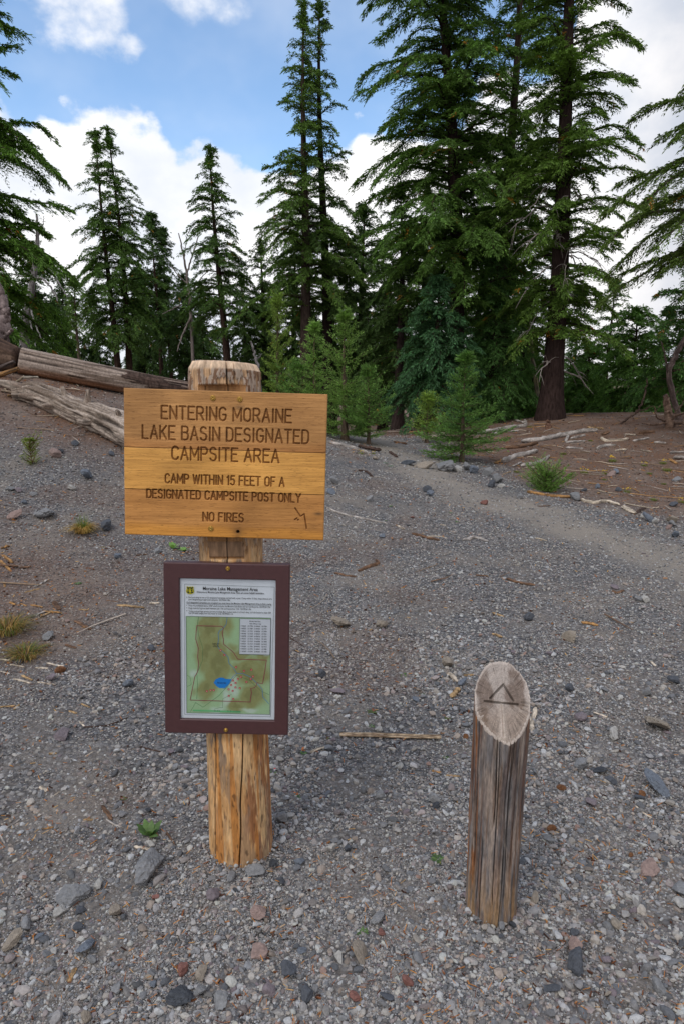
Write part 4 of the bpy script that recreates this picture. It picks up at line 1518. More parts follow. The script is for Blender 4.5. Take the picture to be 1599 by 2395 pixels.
    # dead limbs on the lower trunk
    for _ in range(dead):
        zi = rng.uniform(bare[0], bare[1])
        az = rng.uniform(0, 2 * PI)
        L = rng.uniform(.35, 1.15)
        s = np.linspace(0, 1, 7)
        hd = np.array([math.cos(az), math.sin(az), 0])
        B = axis_at(zi) + hd * (L * s + r0 * .6)[:, None]
        B[:, 2] += L * (rng.uniform(-.1, .3) * s - rng.uniform(.5, 1.1) * s ** 2)
        B += np.cumsum(rng.normal(0, .03, B.shape), 0)
        deadB.append(tube(B, .022 * L * (1 - .8 * s) + .003, 5))
        for _k in range(rng.randint(2, 6)):
            i = rng.randint(2, 6)
            v = hd + rng.normal(0, .7, 3)
            l2 = rng.uniform(.2, .6)
            Q = B[i] + np.linspace(0, 1, 4)[:, None] * v / np.linalg.norm(v) * l2
            Q[:, 2] -= np.linspace(0, 1, 4) ** 2 * l2 * .5
            deadB.append(tube(Q, [.008, .006, .005, .003], 4))
    LV = np.concatenate([v.reshape(-1, 3) for v in leafV])
    LF = np.arange(len(LV)).reshape(-1, 4)
    return wood, LV, LF, np.clip(np.concatenate(leafC), .004, .6), deadB


NLEAF = [0]


def make_tree(name, label, cat, x, y, group=None, bark=(62, 48, 42), z=None, rot=None, **kw):
    root = empty(name, (x, y, float(height(x, y)) - .05 if z is None else z))
    tag(root, label, cat, group)
    wood, LV, LF, LC, dd = conifer(**kw)
    NLEAF[0] += len(LF)
    obj('trunk', wood, M_BARK, root, True, {'Col': np.array(lin(*bark))})
    obj('crown', (LV, LF), M_LEAF, root, False, {'Col': LC})
    if dd:
        obj('dead_limb', dd, M_TWIG, root, True, {'Col': np.array(lin(150, 140, 134))})
    return root


def copy_tree(src, label, x, y, scale, rz, group=None, z=None, sz=None):
    r = src.copy()
    COL.objects.link(r)
    r.location = (x, y, float(height(x, y)) - .05 if z is None else z)
    r.scale = (scale, scale, sz or scale)
    r.rotation_euler = (0, 0, rz)
    r['label'] = label
    if group:
        r['group'] = group
    elif 'group' in r:
        del r['group']
    for ch in src.children:
        c = ch.copy()
        COL.objects.link(c)
        c.parent = r
    return r


def tree_px(name, label, cat, u, Y, vtop, half, vbase=None, vcrown=None, r_px=None, **kw):
    """a tree placed by its picture position: trunk at u, distance Y, top row vtop, crown half width in pixels near the foot, crown from row vcrown down"""
    p = at(u, 900, Y)
    x = p[0]
    zb = float(height(x, Y))
    zt = at(u, vtop, Y)[2]
    H = zt - zb
    k = Y / FPX
    z0 = (at(u, vcrown, Y)[2] - zb) if vcrown else .06 * H
    r0 = (r_px * k) if r_px else .022 * H
    return make_tree(name, label, cat, x, Y, H=H, Rmax=half * k, z0=max(.1, z0), r0=r0, **kw)


HEM = (62, 90, 44)
DRK = (46, 72, 38)
G_BIG = 'tall hemlocks beyond the trail'
# --- the big hemlocks right of centre
t_h = tree_px('hemlock_tree', 'massive dark-trunked hemlock with dead bare limbs at the crest of the duff bank', 'tree', 1290, 17.0, -640, 175, r_px=25, vcrown=800, group=G_BIG,
              seed=11, nb=370, tone=(70, 98, 44), droop=.16, tipdrop=.16, e_bot=.03, dead=26, bare=(1.2, 6.5), power=.45, gaps=.14, flare=.75, bark=(56, 44, 41), orange=.006, scale=.95)
t_f = tree_px('hemlock_tree', 'tall hemlock with thick dark trunk rising behind the lone fir sapling', 'tree', 1062, 18.5, -560, 235, r_px=21, vcrown=720, group=G_BIG,
              seed=12, nb=340, tone=(64, 94, 44), droop=.14, tipdrop=.16, e_bot=.02, e_top=.15, power=.50, gaps=.16, bark=(52, 40, 38), orange=.008, lean=(-1.0, 0))
t_g = tree_px('hemlock_tree', 'slimmer tall hemlock with grey-brown trunk between two thicker ones', 'tree', 1163, 20.0, -420, 135, r_px=17, vcrown=760, group=G_BIG,
              seed=13, nb=280, tone=(66, 98, 44), droop=.18, tipdrop=.16, e_bot=.02, power=.50, gaps=.18, bark=(76, 62, 56))
# --- the pair left of them
t_e = tree_px('hemlock_tree', 'tall narrow hemlock with drooping tip, one of a close pair against blue sky', 'tree', 712, 22.0, -12, 170, r_px=16, vcrown=740, group=G_BIG,
              seed=21, nb=200, tone=(68, 96, 46), droop=.16, tipdrop=.18, e_bot=.02, power=1.15, gaps=.16, bark=(72, 60, 54), lean=(.25, 0), orange=.006)
t_e2 = tree_px('hemlock_tree', 'tall thin hemlock with sparser top, slightly behind its twin', 'tree', 765, 22.8, -45, 150, r_px=15, vcrown=720, group=G_BIG,
               seed=22, nb=150, tone=(58, 84, 44), droop=.16, tipdrop=.18, power=1.15, gaps=.2, bark=(46, 36, 34), lean=(-.15, 0))
# --- left middle distance
G_MID = 'hemlocks behind the fallen log'
tree_px('hemlock_tree', 'left stem of a twin-topped hemlock behind the fallen log', 'tree', 280, 26.0, 298, 100, group=G_MID, seed=31, nb=175, tone=HEM, vcrown=800, droop=.22, power=.70, r_px=10, lean=(-.35, 0), scale=1.1)
tree_px('hemlock_tree', 'right stem of a twin-topped hemlock behind the fallen log', 'tree', 306, 26.4, 290, 95, group=G_MID, seed=32, nb=165, tone=HEM, vcrown=800, droop=.22, power=.70, r_px=10, lean=(-.2, 0), scale=1.1)
t_d = tree_px('hemlock_tree', 'single hemlock with bent pointed tip standing behind the sign', 'tree', 536, 24.0, 332, 128, group=G_MID, seed=33, nb=165, tone=(60, 88, 44), vcrown=790, droop=.22, power=.95, r_px=12, lean=(-.42, 0), gaps=.18, scale=1.05)
t_c = tree_px('hemlock_tree', 'smaller thin hemlock between the twin-topped and the bent-tipped one', 'tree', 378, 30.0, 490, 66, group=G_MID, seed=34, nb=160, tone=(54, 80, 44), vcrown=780, droop=.32, power=.7, r_px=7, scale=1.2)
copy_tree(t_c, 'thin hemlock just behind another, its spire a little lower', at(402, 900, 31)[0], 31.0, .97, 1.9, G_MID)
# --- the near tree on the left edge and the one on the right edge
tree_px('hemlock_tree', 'near hemlock cut by the photo edge, long boughs hanging over the logs', 'tree', -95, 13.5, -520, 300, vcrown=760, seed=41, nb=420, tone=(66, 98, 40), droop=.18, tipdrop=.14, e_bot=-.02, power=.55,
        gaps=.08, r_px=38, scale=.85, dens=.95, bark=(66, 54, 48), orange=.012)
tree_px('hemlock_tree', 'near hemlock with curling dark boughs reaching in over the duff bank', 'tree', 1745, 12.5, -420, 320, vcrown=640, seed=42, nb=175, tone=(66, 88, 42), droop=.14, tipdrop=.12, e_bot=-.02, power=.50,
        gaps=.16, r_px=40, scale=.85, dens=.9, bark=(70, 60, 56), orange=.008)
# --- skirts and middle-height trees that fill the dark wood
G_FILL = 'middle-height hemlocks among the big trunks'
fill = tree_px('hemlock_tree', 'bluish green young hemlock with dense skirts round the thick trunk', 'tree', 1015, 17.0, 640, 135, group=G_FILL, seed=51, nb=170, tone=(50, 84, 58), vcrown=930, droop=.30, power=.75, r_px=9, orange=.0, gaps=.05, scale=.95)
tree_px('hemlock_tree', 'dense green young hemlock below the slim grey-brown trunk', 'tree', 1150, 18.3, 580, 120, group=G_FILL, seed=52, nb=170, tone=(58, 92, 50), vcrown=960, droop=.34, power=.7, r_px=9, orange=.006, gaps=.05, scale=.95)
mid_a = tree_px('hemlock_tree', 'dark slender-trunked hemlock beside the trail where it enters the wood', 'tree', 932, 20.5, 420, 120, group=G_FILL, seed=53, nb=150, tone=(50, 74, 38), vcrown=900, droop=.30, power=.65, r_px=13, gaps=.16, bark=(54, 44, 42))
mid_b = tree_px('hemlock_tree', 'shaggy hemlock filling the gap left of the slender trunk', 'tree', 845, 24.0, 470, 140, group=G_FILL, seed=54, nb=170, tone=(52, 78, 40), vcrown=900, droop=.32, power=.65, r_px=12, gaps=.08, scale=1.1)
mids = [
    (690, 25.5, 540, 1.0, .6, 'hemlock in shade directly below the close tall pair'),
    (620, 24.5, 560, .95, 2.2, 'bushy hemlock left of the tall pair behind the young pine'),
    (780, 27.0, 600, .9, 3.9, 'low dark hemlock behind the pale fir cluster'),
    (985, 26.0, 430, 1.0, 5.1, 'dark hemlock deep in the wood behind the thick trunk'),
    (1110, 27.0, 480, 1.0, 1.2, 'dark hemlock deep in the wood between two trunks'),
    (1225, 24.5, 600, .95, 4.4, 'hemlock with lichen-pale stem left of the massive trunk'),
    (895, 30.0, 560, 1.0, 2.9, 'distant hemlock seen over the bend of the trail'),
    (575, 28.0, 640, .9, 1.5, 'low hemlock right of the bent-tipped one behind the sign'),
    (1180, 30.0, 620, 1.0, 3.3, 'distant hemlock seen right of the slim trunk'),
]


def copy_px(src, srcH, label, u, Y, vtop, sc, rz, group=None):
    x = at(u, 900, Y)[0]
    zb = float(height(x, Y)) - .05
    H = at(u, vtop, Y)[2] - zb
    s = H / srcH
    return copy_tree(src, label, x, Y, s * sc, rz, group, zb, s)


def hgt(u, Y, vtop):
    x = at(u, 900, Y)[0]
    return at(u, vtop, Y)[2] - float(height(x, Y))


HB, HA, HF = hgt(845, 24.0, 470), hgt(932, 20.5, 420), hgt(1015, 17.0, 640)
for i, (u, Y, vt, sc, rz, lab) in enumerate(mids):
    copy_px(mid_b if i % 2 == 0 else mid_a, HB if i % 2 == 0 else HA, lab, u, Y, vt, sc, rz, G_FILL)
# --- behind the duff bank on the right
G_R = 'low green hemlocks beyond the duff bank'
t_r1 = tree_px('hemlock_tree', 'round-topped olive green hemlock at the right end of the bank', 'tree', 1475, 20.5, 715, 115, group=G_R, seed=61, nb=150, tone=(70, 104, 50), vcrown=1010, droop=.30, power=.45, r_px=8, gaps=.04)
tree_px('hemlock_tree', 'dark green broad hemlock at the right photo edge', 'tree', 1600, 18.0, 560, 130, group=G_R, seed=62, nb=150, tone=(54, 86, 44), vcrown=960, droop=.30, power=.6, r_px=12, gaps=.12, bark=(120, 100, 88))
t_r3 = tree_px('hemlock_tree', 'light pointed hemlock against the sky between the massive trunk and the round one', 'tree', 1415, 24.0, 650, 90, group=G_R, seed=63, nb=120, tone=(72, 104, 60), vcrown=1000, droop=.32, power=.7, r_px=8, gaps=.12, scale=1.1)
HR1, HR3 = hgt(1475, 20.5, 715), hgt(1415, 24.0, 650)
for u, Y, vt, sc, rz, lab in ((1370, 23.0, 800, 1.0, 1.0, 'low bright hemlock just right of the massive trunk'), (1245, 22.0, 830, .9, 2.5, 'low green hemlock just left of the massive trunk'),
                             (1545, 26.0, 800, 1.0, 4.0, 'low hemlock in the gap beside the right photo edge'), (1330, 28.0, 780, 1.0, 5.2, 'hemlock top showing far behind the massive trunk'),
                             (1440, 33.0, 830, 1.1, .4, 'far hemlock low behind the round-topped one')):
    copy_px(t_r1 if u in (1370, 1245) else t_r3, HR1 if u in (1370, 1245) else HR3, lab, u, Y, vt, sc, rz, G_R)
# --- left distance
G_L = 'hemlocks in the left distance'
t_l = tree_px('hemlock_tree', 'full dark hemlock behind the grey dead snag', 'tree', 105, 25.0, 560, 85, group=G_L, seed=71, nb=150, tone=(54, 80, 44), vcrown=850, droop=.32, power=.6, r_px=10, gaps=.08, scale=1.1)
HL = hgt(105, 25.0, 560)
for u, Y, vt, sc, rz, lab in ((40, 28.0, 640, 1.0, .7, 'hemlock behind the snag, partly hidden by the near boughs'), (160, 30.0, 640, .8, 2.0, 'small hemlock between the snag and the twin-topped tree'),
                             (230, 31.0, 690, .9, 3.1, 'low hemlock left of the twin-topped tree'), (345, 33.0, 650, 1.0, 4.4, 'low hemlock under the thin spires'),
                             (440, 29.0, 640, .9, 5.5, 'low hemlock among pale dead branches'), (480, 34.0, 660, 1.1, .2, 'distant hemlock left of the bent-tipped one'),
                             (-40, 24.0, 600, 1.1, 2.7, 'hemlock behind the near tree at the left photo edge')):
    copy_px(t_l, HL, lab, u, Y, vt, sc, rz, G_L)
tree_px('young_hemlock', 'spindly young hemlock with bare lower stem left of the twin-topped tree', 'tree', 191, 23.0, 640, 34, seed=74, nb=46, tone=(72, 100, 52), vcrown=760, droop=.3, power=.5, r_px=7, gaps=.2, bark=(92, 78, 70))


# --- far wood: one mass of distant trees closing the horizon
def far_wood():
    rng = rs(99)
    bl, cols = [], []
    src = conifer(95, 9.0, 2.1, .5, .16, nb=70, tone=(48, 70, 46), scale=2.6, dens=.9)
    LV, LC = src[1], src[3]
    LFs = src[2]
    wV, wF = src[0][0]
    for i in range(150):
        a = rng.uniform(R(-42), R(42))
        d = rng.uniform(36, 95)
        x, y = d * math.sin(a), d * math.cos(a)
        s = rng.uniform(.55, 1.15)
        h = float(height(x, y))
        c, sn = math.cos(i * 2.4), math.sin(i * 2.4)
        V = np.stack([LV[:, 0] * c - LV[:, 1] * sn, LV[:, 0] * sn + LV[:, 1] * c, LV[:, 2]], 1) * s + (x, y, h - .2)
        bl.append((V, LFs))
        cols.append(LC * rng.uniform(.85, 1.2))
        V2 = wV * s + (x, y, h - .2)
        bl.append((V2, wF))
        cols.append(np.repeat(np.array([lin(60, 50, 46)]), len(V2), 0))
    o = obj('far_wood', bl, M_LEAF, None, False, {'Col': np.concatenate(cols)})
    tag(o, 'distant conifer wood closing the view beyond the slope', 'wood', kind='stuff')


far_wood()

# --- young firs along the trail
FIR = (90, 122, 66)
G_F = 'young firs beside the trail'
kw = dict(young=True, droop=.05, tipdrop=.0, e_bot=-.02, e_top=.75, orange=.004, gaps=.03, bark=(92, 78, 66))
tree_px('fir_sapling', 'lone conical fir sapling standing on the far side of the trail', 'sapling', 1085, 11.0, 822, 128, seed=81, nb=140, tone=(72, 106, 56), vcrown=1058, power=1.4, r_px=6, scale=.95, dens=1.0, **{**kw, 'gaps': .10, 'e_bot': -.10, 'e_top': .6}, group=G_F)
tree_px('fir_sapling', 'tallest fir of the pale cluster right of the sign', 'sapling', 806, 12.2, 722, 112, seed=82, nb=115, tone=FIR, vcrown=1015, power=.95, r_px=8, scale=.9, **kw, group=G_F)
tree_px('fir_sapling', 'fir with pale new growth just behind the sign corner', 'sapling', 737, 12.6, 750, 80, seed=83, nb=90, tone=(98, 132, 74), vcrown=1000, power=1.0, r_px=7, scale=.9, **kw, group=G_F)
tree_px('fir_sapling', 'low bushy fir at the foot of the cluster, nearest the trail', 'sapling', 862, 11.8, 862, 70, seed=84, nb=90, tone=(76, 110, 58), vcrown=1015, power=.5, r_px=5, scale=.85, **kw, group=G_F)
tree_px('pine_sapling', 'slim yellow-green young pine behind the sign post', 'sapling', 650, 14.5, 686, 40, seed=85, nb=130, tone=(98, 126, 62), vcrown=960, power=.42, r_px=6, scale=.85, **{**kw, 'e_bot': .3, 'e_top': .9}, group=G_F)
tree_px('fir_sapling', 'small fir hidden low behind the sign board edge', 'sapling', 700, 12.9, 850, 80, seed=86, nb=90, tone=(78, 112, 60), vcrown=1010, power=.5, r_px=5, scale=.9, **kw, group=G_F)
tree_px('fir_sapling', 'scrubby small fir under the dark trees behind the lone sapling', 'sapling', 1000, 13.5, 925, 50, seed=87, nb=70, tone=(98, 126, 62), vcrown=1010, power=.5, r_px=4, scale=.9, **{**kw, 'gaps': .25}, group=G_F)
p = ground(1275, 1148)
make_tree('fir_shrub', 'knee-high round bright green fir shrub on the duff bank', 'shrub', p[0], p[1], H=.27, Rmax=.33, z0=.02, r0=.012, seed=88, nb=90, tone=(78, 112, 54), power=.30, scale=.50, dens=.9,
          **{**kw, 'e_bot': .30, 'e_top': .9})
print('leaves', NLEAF[0])
# ------------------------------------------------------------------ dead wood
def ordinal(n):
    return ('', 'second ', 'third ', 'fourth ', 'fifth ', 'sixth ', 'seventh ', 'eighth ', 'ninth ', 'tenth ', 'eleventh ', 'twelfth ')[n] if n < 12 else '%dth ' % (n + 1)


LANDMARKS = [('foot of the sign post', 565, 2030), ('foot of the slant-cut post', 1150, 2165), ('lone fir sapling', 1085, 1075), ('round fir shrub', 1275, 1150),
             ('twisted grey driftwood log', 190, 985), ('golden grass clump', 195, 1240), ('massive hemlock trunk', 1290, 985), ('long pale slat on the gravel', 912, 1726),
             ('broad-leaved green plant', 348, 1945), ('bottom right photo corner', 1599, 2395), ('bottom left photo corner', 0, 2395), ('fir cluster beside the sign', 830, 1035),
             ('grass clump at the left photo edge', 20, 1480), ('curled dark root on the gravel', 850, 1330), ('knotty root lying along the trail', 1450, 1185), ('flat slab left of the sign post', 172, 2095)]
PENDING = []


def queue(o, what, u, v, cat, group):
    PENDING.append((o, what, u, v, cat, group))


def name_all():
    """labels that say which one: look first, then how near it lies to a landmark"""
    buckets = {}
    for o, what, u, v, cat, group in PENDING:
        dist = [math.hypot(u - a, (v - b) * 1.5) for _, a, b in LANDMARKS]
        i = int(np.argmin(dist))
        buckets.setdefault((what, i), []).append((dist[i], o, cat, group))
    for (what, i), lst in buckets.items():
        lst.sort(key=lambda t: t[0])
        for n, (d, o, cat, group) in enumerate(lst):
            if len(lst) == 1:
                lab = '%s near the %s' % (what, LANDMARKS[i][0])
            else:
                lab = '%s, %snearest to the %s' % (what, ordinal(n), LANDMARKS[i][0])
            tag(o, lab, cat, group)


def bumpy(P, r, n, seed, twist=0.0, rough=.12, freq=5, ridg=0.0, c1=(150, 140, 132), c2=(96, 84, 76), cdark=(44, 36, 32), flat=1.0, streak=2.0, ends=True):
    """a log or stick along P: noisy radius, grain and cracks following the axis"""
    P = np.asarray(P, float)
    r = np.broadcast_to(np.asarray(r, float), (len(P),))
    T, A, B = frame_along(P)
    seg = np.concatenate([[0], np.cumsum(np.linalg.norm(np.diff(P, axis=0), axis=1))])
    th = np.arange(n) * 2 * PI / n
    S, TH = np.meshgrid(seg, th, indexing='ij')
    q = TH + twist * S
    rm = float(r.mean())
    cx, cy = np.cos(q), np.sin(q)
    g = fbm(cx * freq, cy * freq, S * streak / (rm * 12 + .05), seed, 4)
    big = fbm(cx * 1.2, cy * 1.2, S / (rm * 5), seed + 7, 3)
    rid = 1 - np.abs(2 * g - 1)
    disp = 1 + rough * 2 * (big - .5) + ridg * (rid - .6)
    rad = r[:, None] * disp
    Q = P[:, None] + rad[..., None] * (np.cos(th)[None, :, None] * A[:, None] + flat * np.sin(th)[None, :, None] * B[:, None])
    V, F = grid(Q, True)
    a1, a2, a3 = (np.array(lin(*c)) for c in (c1, c2, cdark))
    fine = fbm(cx * freq * 3, cy * freq * 3, S * 4 / (rm * 12 + .05), seed + 3, 3)
    col = a1 + (a2 - a1) * sstep(big * .5 + fine * .5, .38, .62)[..., None]
    if ridg:
        kd = ((1 - sstep(rid, .45, .85)) * .85)[..., None]
        col = col * (1 - kd) + a3 * kd
    else:
        m = (sstep(fine, .62, .75) * .6)[..., None]
        col = col * (1 - m) + a3 * m
    C = col.reshape(-1, 3)
    if ends:
        k = len(V)
        V = np.concatenate([V, [P[0] - T[0] * r[0] * .15, P[-1] + T[-1] * r[-1] * .15]])
        C = np.concatenate([C, [a2 * .7, a2 * .7]])
        j = np.arange(n)
        last = (len(P) - 1) * n
        caps = [(k, (i + 1) % n, i) for i in j] + [(k + 1, last + i, last + (i + 1) % n) for i in j]
        F = [tuple(f) for f in F] + caps
    return V, F, C


def join(parts):
    return [(p[0], p[1]) for p in parts], np.concatenate([p[2] for p in parts])


def lay(pts, lift):
    """photo pixels -> points lying on the ground, lifted"""
    return np.array([ground(u, v) + (0, 0, lift) for u, v in pts])


# the long barkless log on the left, with bark still on at its far end
P = smooth_path([at(48, 842, 10.0), at(200, 873, 10.25), at(320, 897, 10.5), at(470, 925, 10.9), at(600, 952, 11.3)], 150)
root = tag(empty('fallen_log', P[40] - (0, 0, .17)), 'long barkless fallen log sloping down behind the sign', 'log')
o0 = P[40] - np.array((0, 0, .17))
V, F, C = bumpy(P - o0, np.linspace(.180, .148, 150), 72, 301, rough=.15, freq=7, ridg=.14, c1=(166, 150, 138), c2=(112, 96, 84), cdark=(54, 42, 36), streak=1.1)
# one long drying split along the side facing the camera
C = C.copy()
nring = 150
Vg = V[:nring * 72].reshape(nring, 72, 3)
thv = np.arange(72) / 72 * 2 * PI
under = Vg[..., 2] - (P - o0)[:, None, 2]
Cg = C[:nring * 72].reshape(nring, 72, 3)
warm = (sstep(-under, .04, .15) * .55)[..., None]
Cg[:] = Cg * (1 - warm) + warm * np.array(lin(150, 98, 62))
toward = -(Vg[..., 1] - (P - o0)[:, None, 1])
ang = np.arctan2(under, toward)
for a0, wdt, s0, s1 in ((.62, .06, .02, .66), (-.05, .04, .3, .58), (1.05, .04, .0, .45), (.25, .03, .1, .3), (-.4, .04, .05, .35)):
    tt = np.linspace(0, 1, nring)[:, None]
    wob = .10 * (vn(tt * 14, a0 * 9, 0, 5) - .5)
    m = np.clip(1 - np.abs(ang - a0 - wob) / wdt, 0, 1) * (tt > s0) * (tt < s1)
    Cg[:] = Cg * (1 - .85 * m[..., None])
    rel = Vg - (P - o0)[:, None]
    Vg[:] = (P - o0)[:, None] + rel * (1 - .10 * m[..., None])
V[:nring * 72] = Vg.reshape(-1, 3)
C[:nring * 72] = Cg.reshape(-1, 3)
obj('bare_trunk', (V, F), M_TWIG, root, True, {'Col': C})
Pb = P[62:] - o0
Vb, Fb, Cb = bumpy(Pb, np.linspace(.170, .168, len(Pb)), 80, 305, rough=.10, freq=6, ridg=.10, c1=(96, 80, 72), c2=(66, 52, 46), cdark=(30, 24, 22), streak=2.2)
Vq = Vb[:len(Pb) * 80].reshape(len(Pb), 80, 3)
# bark only over the upper side, ragged near edge
up = Vq[..., 2] - Pb[:, None, 2]
tt = np.linspace(0, 1, len(Pb))[:, None]
hide = (up < .045 - .3 * tt + .06 * (vn(np.arange(80)[None] * .3, tt * 20, 0, 9) - .5)) | (tt < .10 * vn(np.arange(80)[None] * .35, 3, 0, 4))
Vq[hide] = Pb.repeat(80, 0).reshape(len(Pb), 80, 3)[hide] + (Vq - Pb[:, None])[hide] * .80
Vb[:len(Pb) * 80] = Vq.reshape(-1, 3)
obj('bark', (Vb, Fb), M_BARK, root, True, {'Col': Cb})

# rotten butt left of it, brown and hollow
P = smooth_path([at(-150, 800, 10.1), at(-40, 822, 10.05), at(42, 838, 9.98)], 60)
V, F, C = bumpy(P, np.linspace(.24, .185, 60) * (1 - .25 * np.clip(np.linspace(-3, 1, 60), 0, 1)), 48, 311, rough=.25, freq=4, ridg=.35, c1=(112, 92, 78), c2=(82, 64, 54), cdark=(30, 22, 19), streak=2)
tag(obj('rotten_log', (V, F), M_TWIG, None, True, {'Col': C}), 'crumbling brown rotten log end butted against the long bare log', 'log')

# twisted grey driftwood in front
gp = [(30, 935), (75, 945), (130, 968), (170, 985), (213, 1003), (255, 1024), (298, 1046), (350, 1072)]
rr_ = [.07, .125, .145, .14, .15, .17, .19, .17]
pts = []
for (u, v), q in zip(gp, rr_):
    g = ground(u, v)
    pts.append(g + np.array([0, q * .45, q * .98]))
P = smooth_path(pts, 190)
R_ = np.interp(np.linspace(0, 1, 190), np.linspace(0, 1, len(rr_)), rr_)
c0 = P[90].copy()
c0[2] -= .15
root = tag(empty('driftwood_log', c0), 'silver grey twisted gnarled driftwood log on the gravel slope', 'log')
V, F, C = bumpy(P - c0, R_, 110, 321, twist=.35, rough=.24, freq=4.6, ridg=.50, c1=(168, 154, 142), c2=(112, 98, 86), cdark=(34, 25, 20), streak=3.2, flat=1.0)
bl, Cs = [(V, F)], [C]
for (i, dx, dy, dz, L, r) in ((70, -.05, -.1, .9, .20, .035), (104, .05, -.15, .9, .24, .035), (150, .1, -.5, .5, .20, .03), (128, -.7, -.5, .05, .26, .035), (40, -.6, -.4, .1, .25, .04), (24, -.9, -.2, .35, .40, .05), (60, -.5, -.7, -.1, .2, .035), (165, .1, .0, .8, .16, .02)):
    d = np.array([dx, dy, dz])
    d = d / np.linalg.norm(d)
    s = np.linspace(0, 1, 14)[:, None]
    Q = P[i] - c0 + d * (s * (L * .75 + R_[i] * .8)) + .04 * np.sin(s * 4 + i) * np.array([[.3, .2, .4]])
    v, f, c = bumpy(Q, np.linspace(r * 1.7, r * .6, 14), 14, 330 + i, rough=.35, freq=3.5, ridg=.5, c1=(176, 162, 148), c2=(122, 106, 94), cdark=(46, 36, 30))
    bl.append((v, f))
    Cs.append(c)
obj('gnarled_trunk', bl, M_TWIG, root, True, {'Col': np.concatenate(Cs)})

# splintered slabs lying at the butt end
for k, (a, b, Y, r, c1, what) in enumerate((((14, 920), (58, 880), 9.0, .034, (170, 152, 128), 'pale squared splinter leaning on the driftwood end'), ((55, 883), (90, 882), 8.95, .030, (196, 184, 166), 'bleached splinter lying across the driftwood end'),
                                            ((-25, 890), (44, 862), 9.3, .060, (150, 112, 70), 'broad brown split slab leaning against the rotten log'), ((-30, 872), (34, 846), 9.55, .05, (112, 98, 92), 'dark grey split slab under the rotten log'),
                                            ((-20, 905), (30, 893), 9.1, .030, (176, 128, 70), 'orange-tan splinter beside the driftwood end'), ((5, 928), (70, 924), 8.95, .026, (160, 140, 120), 'long thin splinter on the ground by the driftwood end'),
                                            ((20, 945), (34, 928), 8.8, .018, (190, 150, 92), 'short upright tan splinter below the driftwood end'))):
    p, q = at(*a, Y), at(*b, Y + .05)
    for w_ in (p, q):
        w_[2] = max(w_[2], float(height(w_[0], w_[1])) + .02)
    s = np.linspace(0, 1, 16)[:, None]
    V, F, C = bumpy(p + (q - p) * s, r * np.linspace(1, .75, 16), 10, 350 + k, rough=.15, freq=3, ridg=.2, c1=c1, c2=tuple(int(x * .7) for x in c1), flat=.6)
    tag(obj('wood_splinter', (V, F), M_TWIG, None, False, {'Col': C}), what, 'wood splinter', 'splinters by the logs')


def snag(name, label, cat, Y, limbs, col=(150, 146, 146), col2=(104, 98, 96)):
    """a dead tree from picture polylines: each limb = (list of pixels, start px width, end px width, dy drift)"""
    base = at(*limbs[0][0][0], Y)
    base[2] = min(base[2], float(height(base[0], base[1])) - .02) if limbs[0][3] is None else base[2]
    root = tag(empty(name, base), label, cat)
    k = Y / FPX
    for i, (px, w0, w1, dy) in enumerate(limbs):
        pts = [at(u, v, Y + (dy or 0) * j / max(1, len(px) - 1)) - base for j, (u, v) in enumerate(px)]
        if i == 0 and dy is None:
            pts[0][2] = 0
        n = max(10, 8 * len(px))
        P = smooth_path(pts, n)
        rng = rs(1000 + i)
        P[1:-1] += rng.normal(0, .008, (n - 2, 3))
        V, F, C = bumpy(P, np.linspace(w0, w1, n) * k / 2, 12 if i == 0 else 6, 400 + i, rough=.14, freq=3, ridg=.15, c1=col, c2=col2)
        obj('trunk' if i == 0 else 'dead_limb', (V, F), M_TWIG, root, True, {'Col': C})
    return root


snag('dead_snag', 'bare silver grey snag with hanging dead limbs left of the twin-topped tree', 'dead tree', 20.0,
     [([(62, 850), (58, 800), (66, 720), (80, 640), (88, 560), (86, 500)], 24, 4, None), ([(80, 650), (105, 655), (130, 690), (135, 705)], 6, 2, -.6), ([(84, 600), (110, 622), (140, 665), (158, 695)], 6, 2, -.9),
      ([(68, 710), (85, 760), (98, 795)], 5, 2, -.5), ([(66, 730), (80, 790), (84, 810)], 4, 1.5, -.6), ([(84, 620), (60, 645), (30, 640)], 5, 2, .5), ([(88, 560), (100, 530), (104, 505)], 3, 1, .3), ([(60, 790), (44, 815), (30, 835)], 5, 2, -.3)])
snag('dead_snag', 'thin forked dead tree with bare upper twigs between two hemlocks', 'dead tree', 25.5,
     [([(452, 880), (448, 760), (440, 660), (428, 590), (418, 545)], 9, 2, None), ([(438, 640), (450, 600), (462, 560), (464, 545)], 4, 1.5, .3), ([(446, 700), (400, 725), (380, 735)], 4, 1.5, -.5),
      ([(432, 605), (434, 580), (437, 562)], 2.5, 1, .2), ([(450, 600), (446, 580), (455, 566)], 2.5, 1, -.2), ([(448, 740), (425, 790), (415, 822)], 5, 2, -.8), ([(444, 690), (480, 640), (500, 630)], 3, 1, .6), ([(440, 665), (415, 640), (400, 622)], 3, 1, .4)], (140, 130, 124), (96, 86, 80))
snag('dead_snag', 'short pale broken snag showing just above the sign post', 'dead tree', 13.6, [([(612, 960), (606, 880), (597, 830), (586, 798)], 9, 4, None), ([(600, 845), (606, 836), (612, 828)], 3, 1.5, .1)], (136, 132, 132))
snag('dead_snag', 'leaning lichen-yellow dead stem left of the massive trunk', 'dead tree', 19.5, [([(1262, 985), (1254, 910), (1246, 850), (1238, 780), (1232, 700)], 12, 6, None), ([(1248, 860), (1225, 840), (1210, 835)], 4, 2, -.3)], (142, 134, 96), (110, 104, 92))
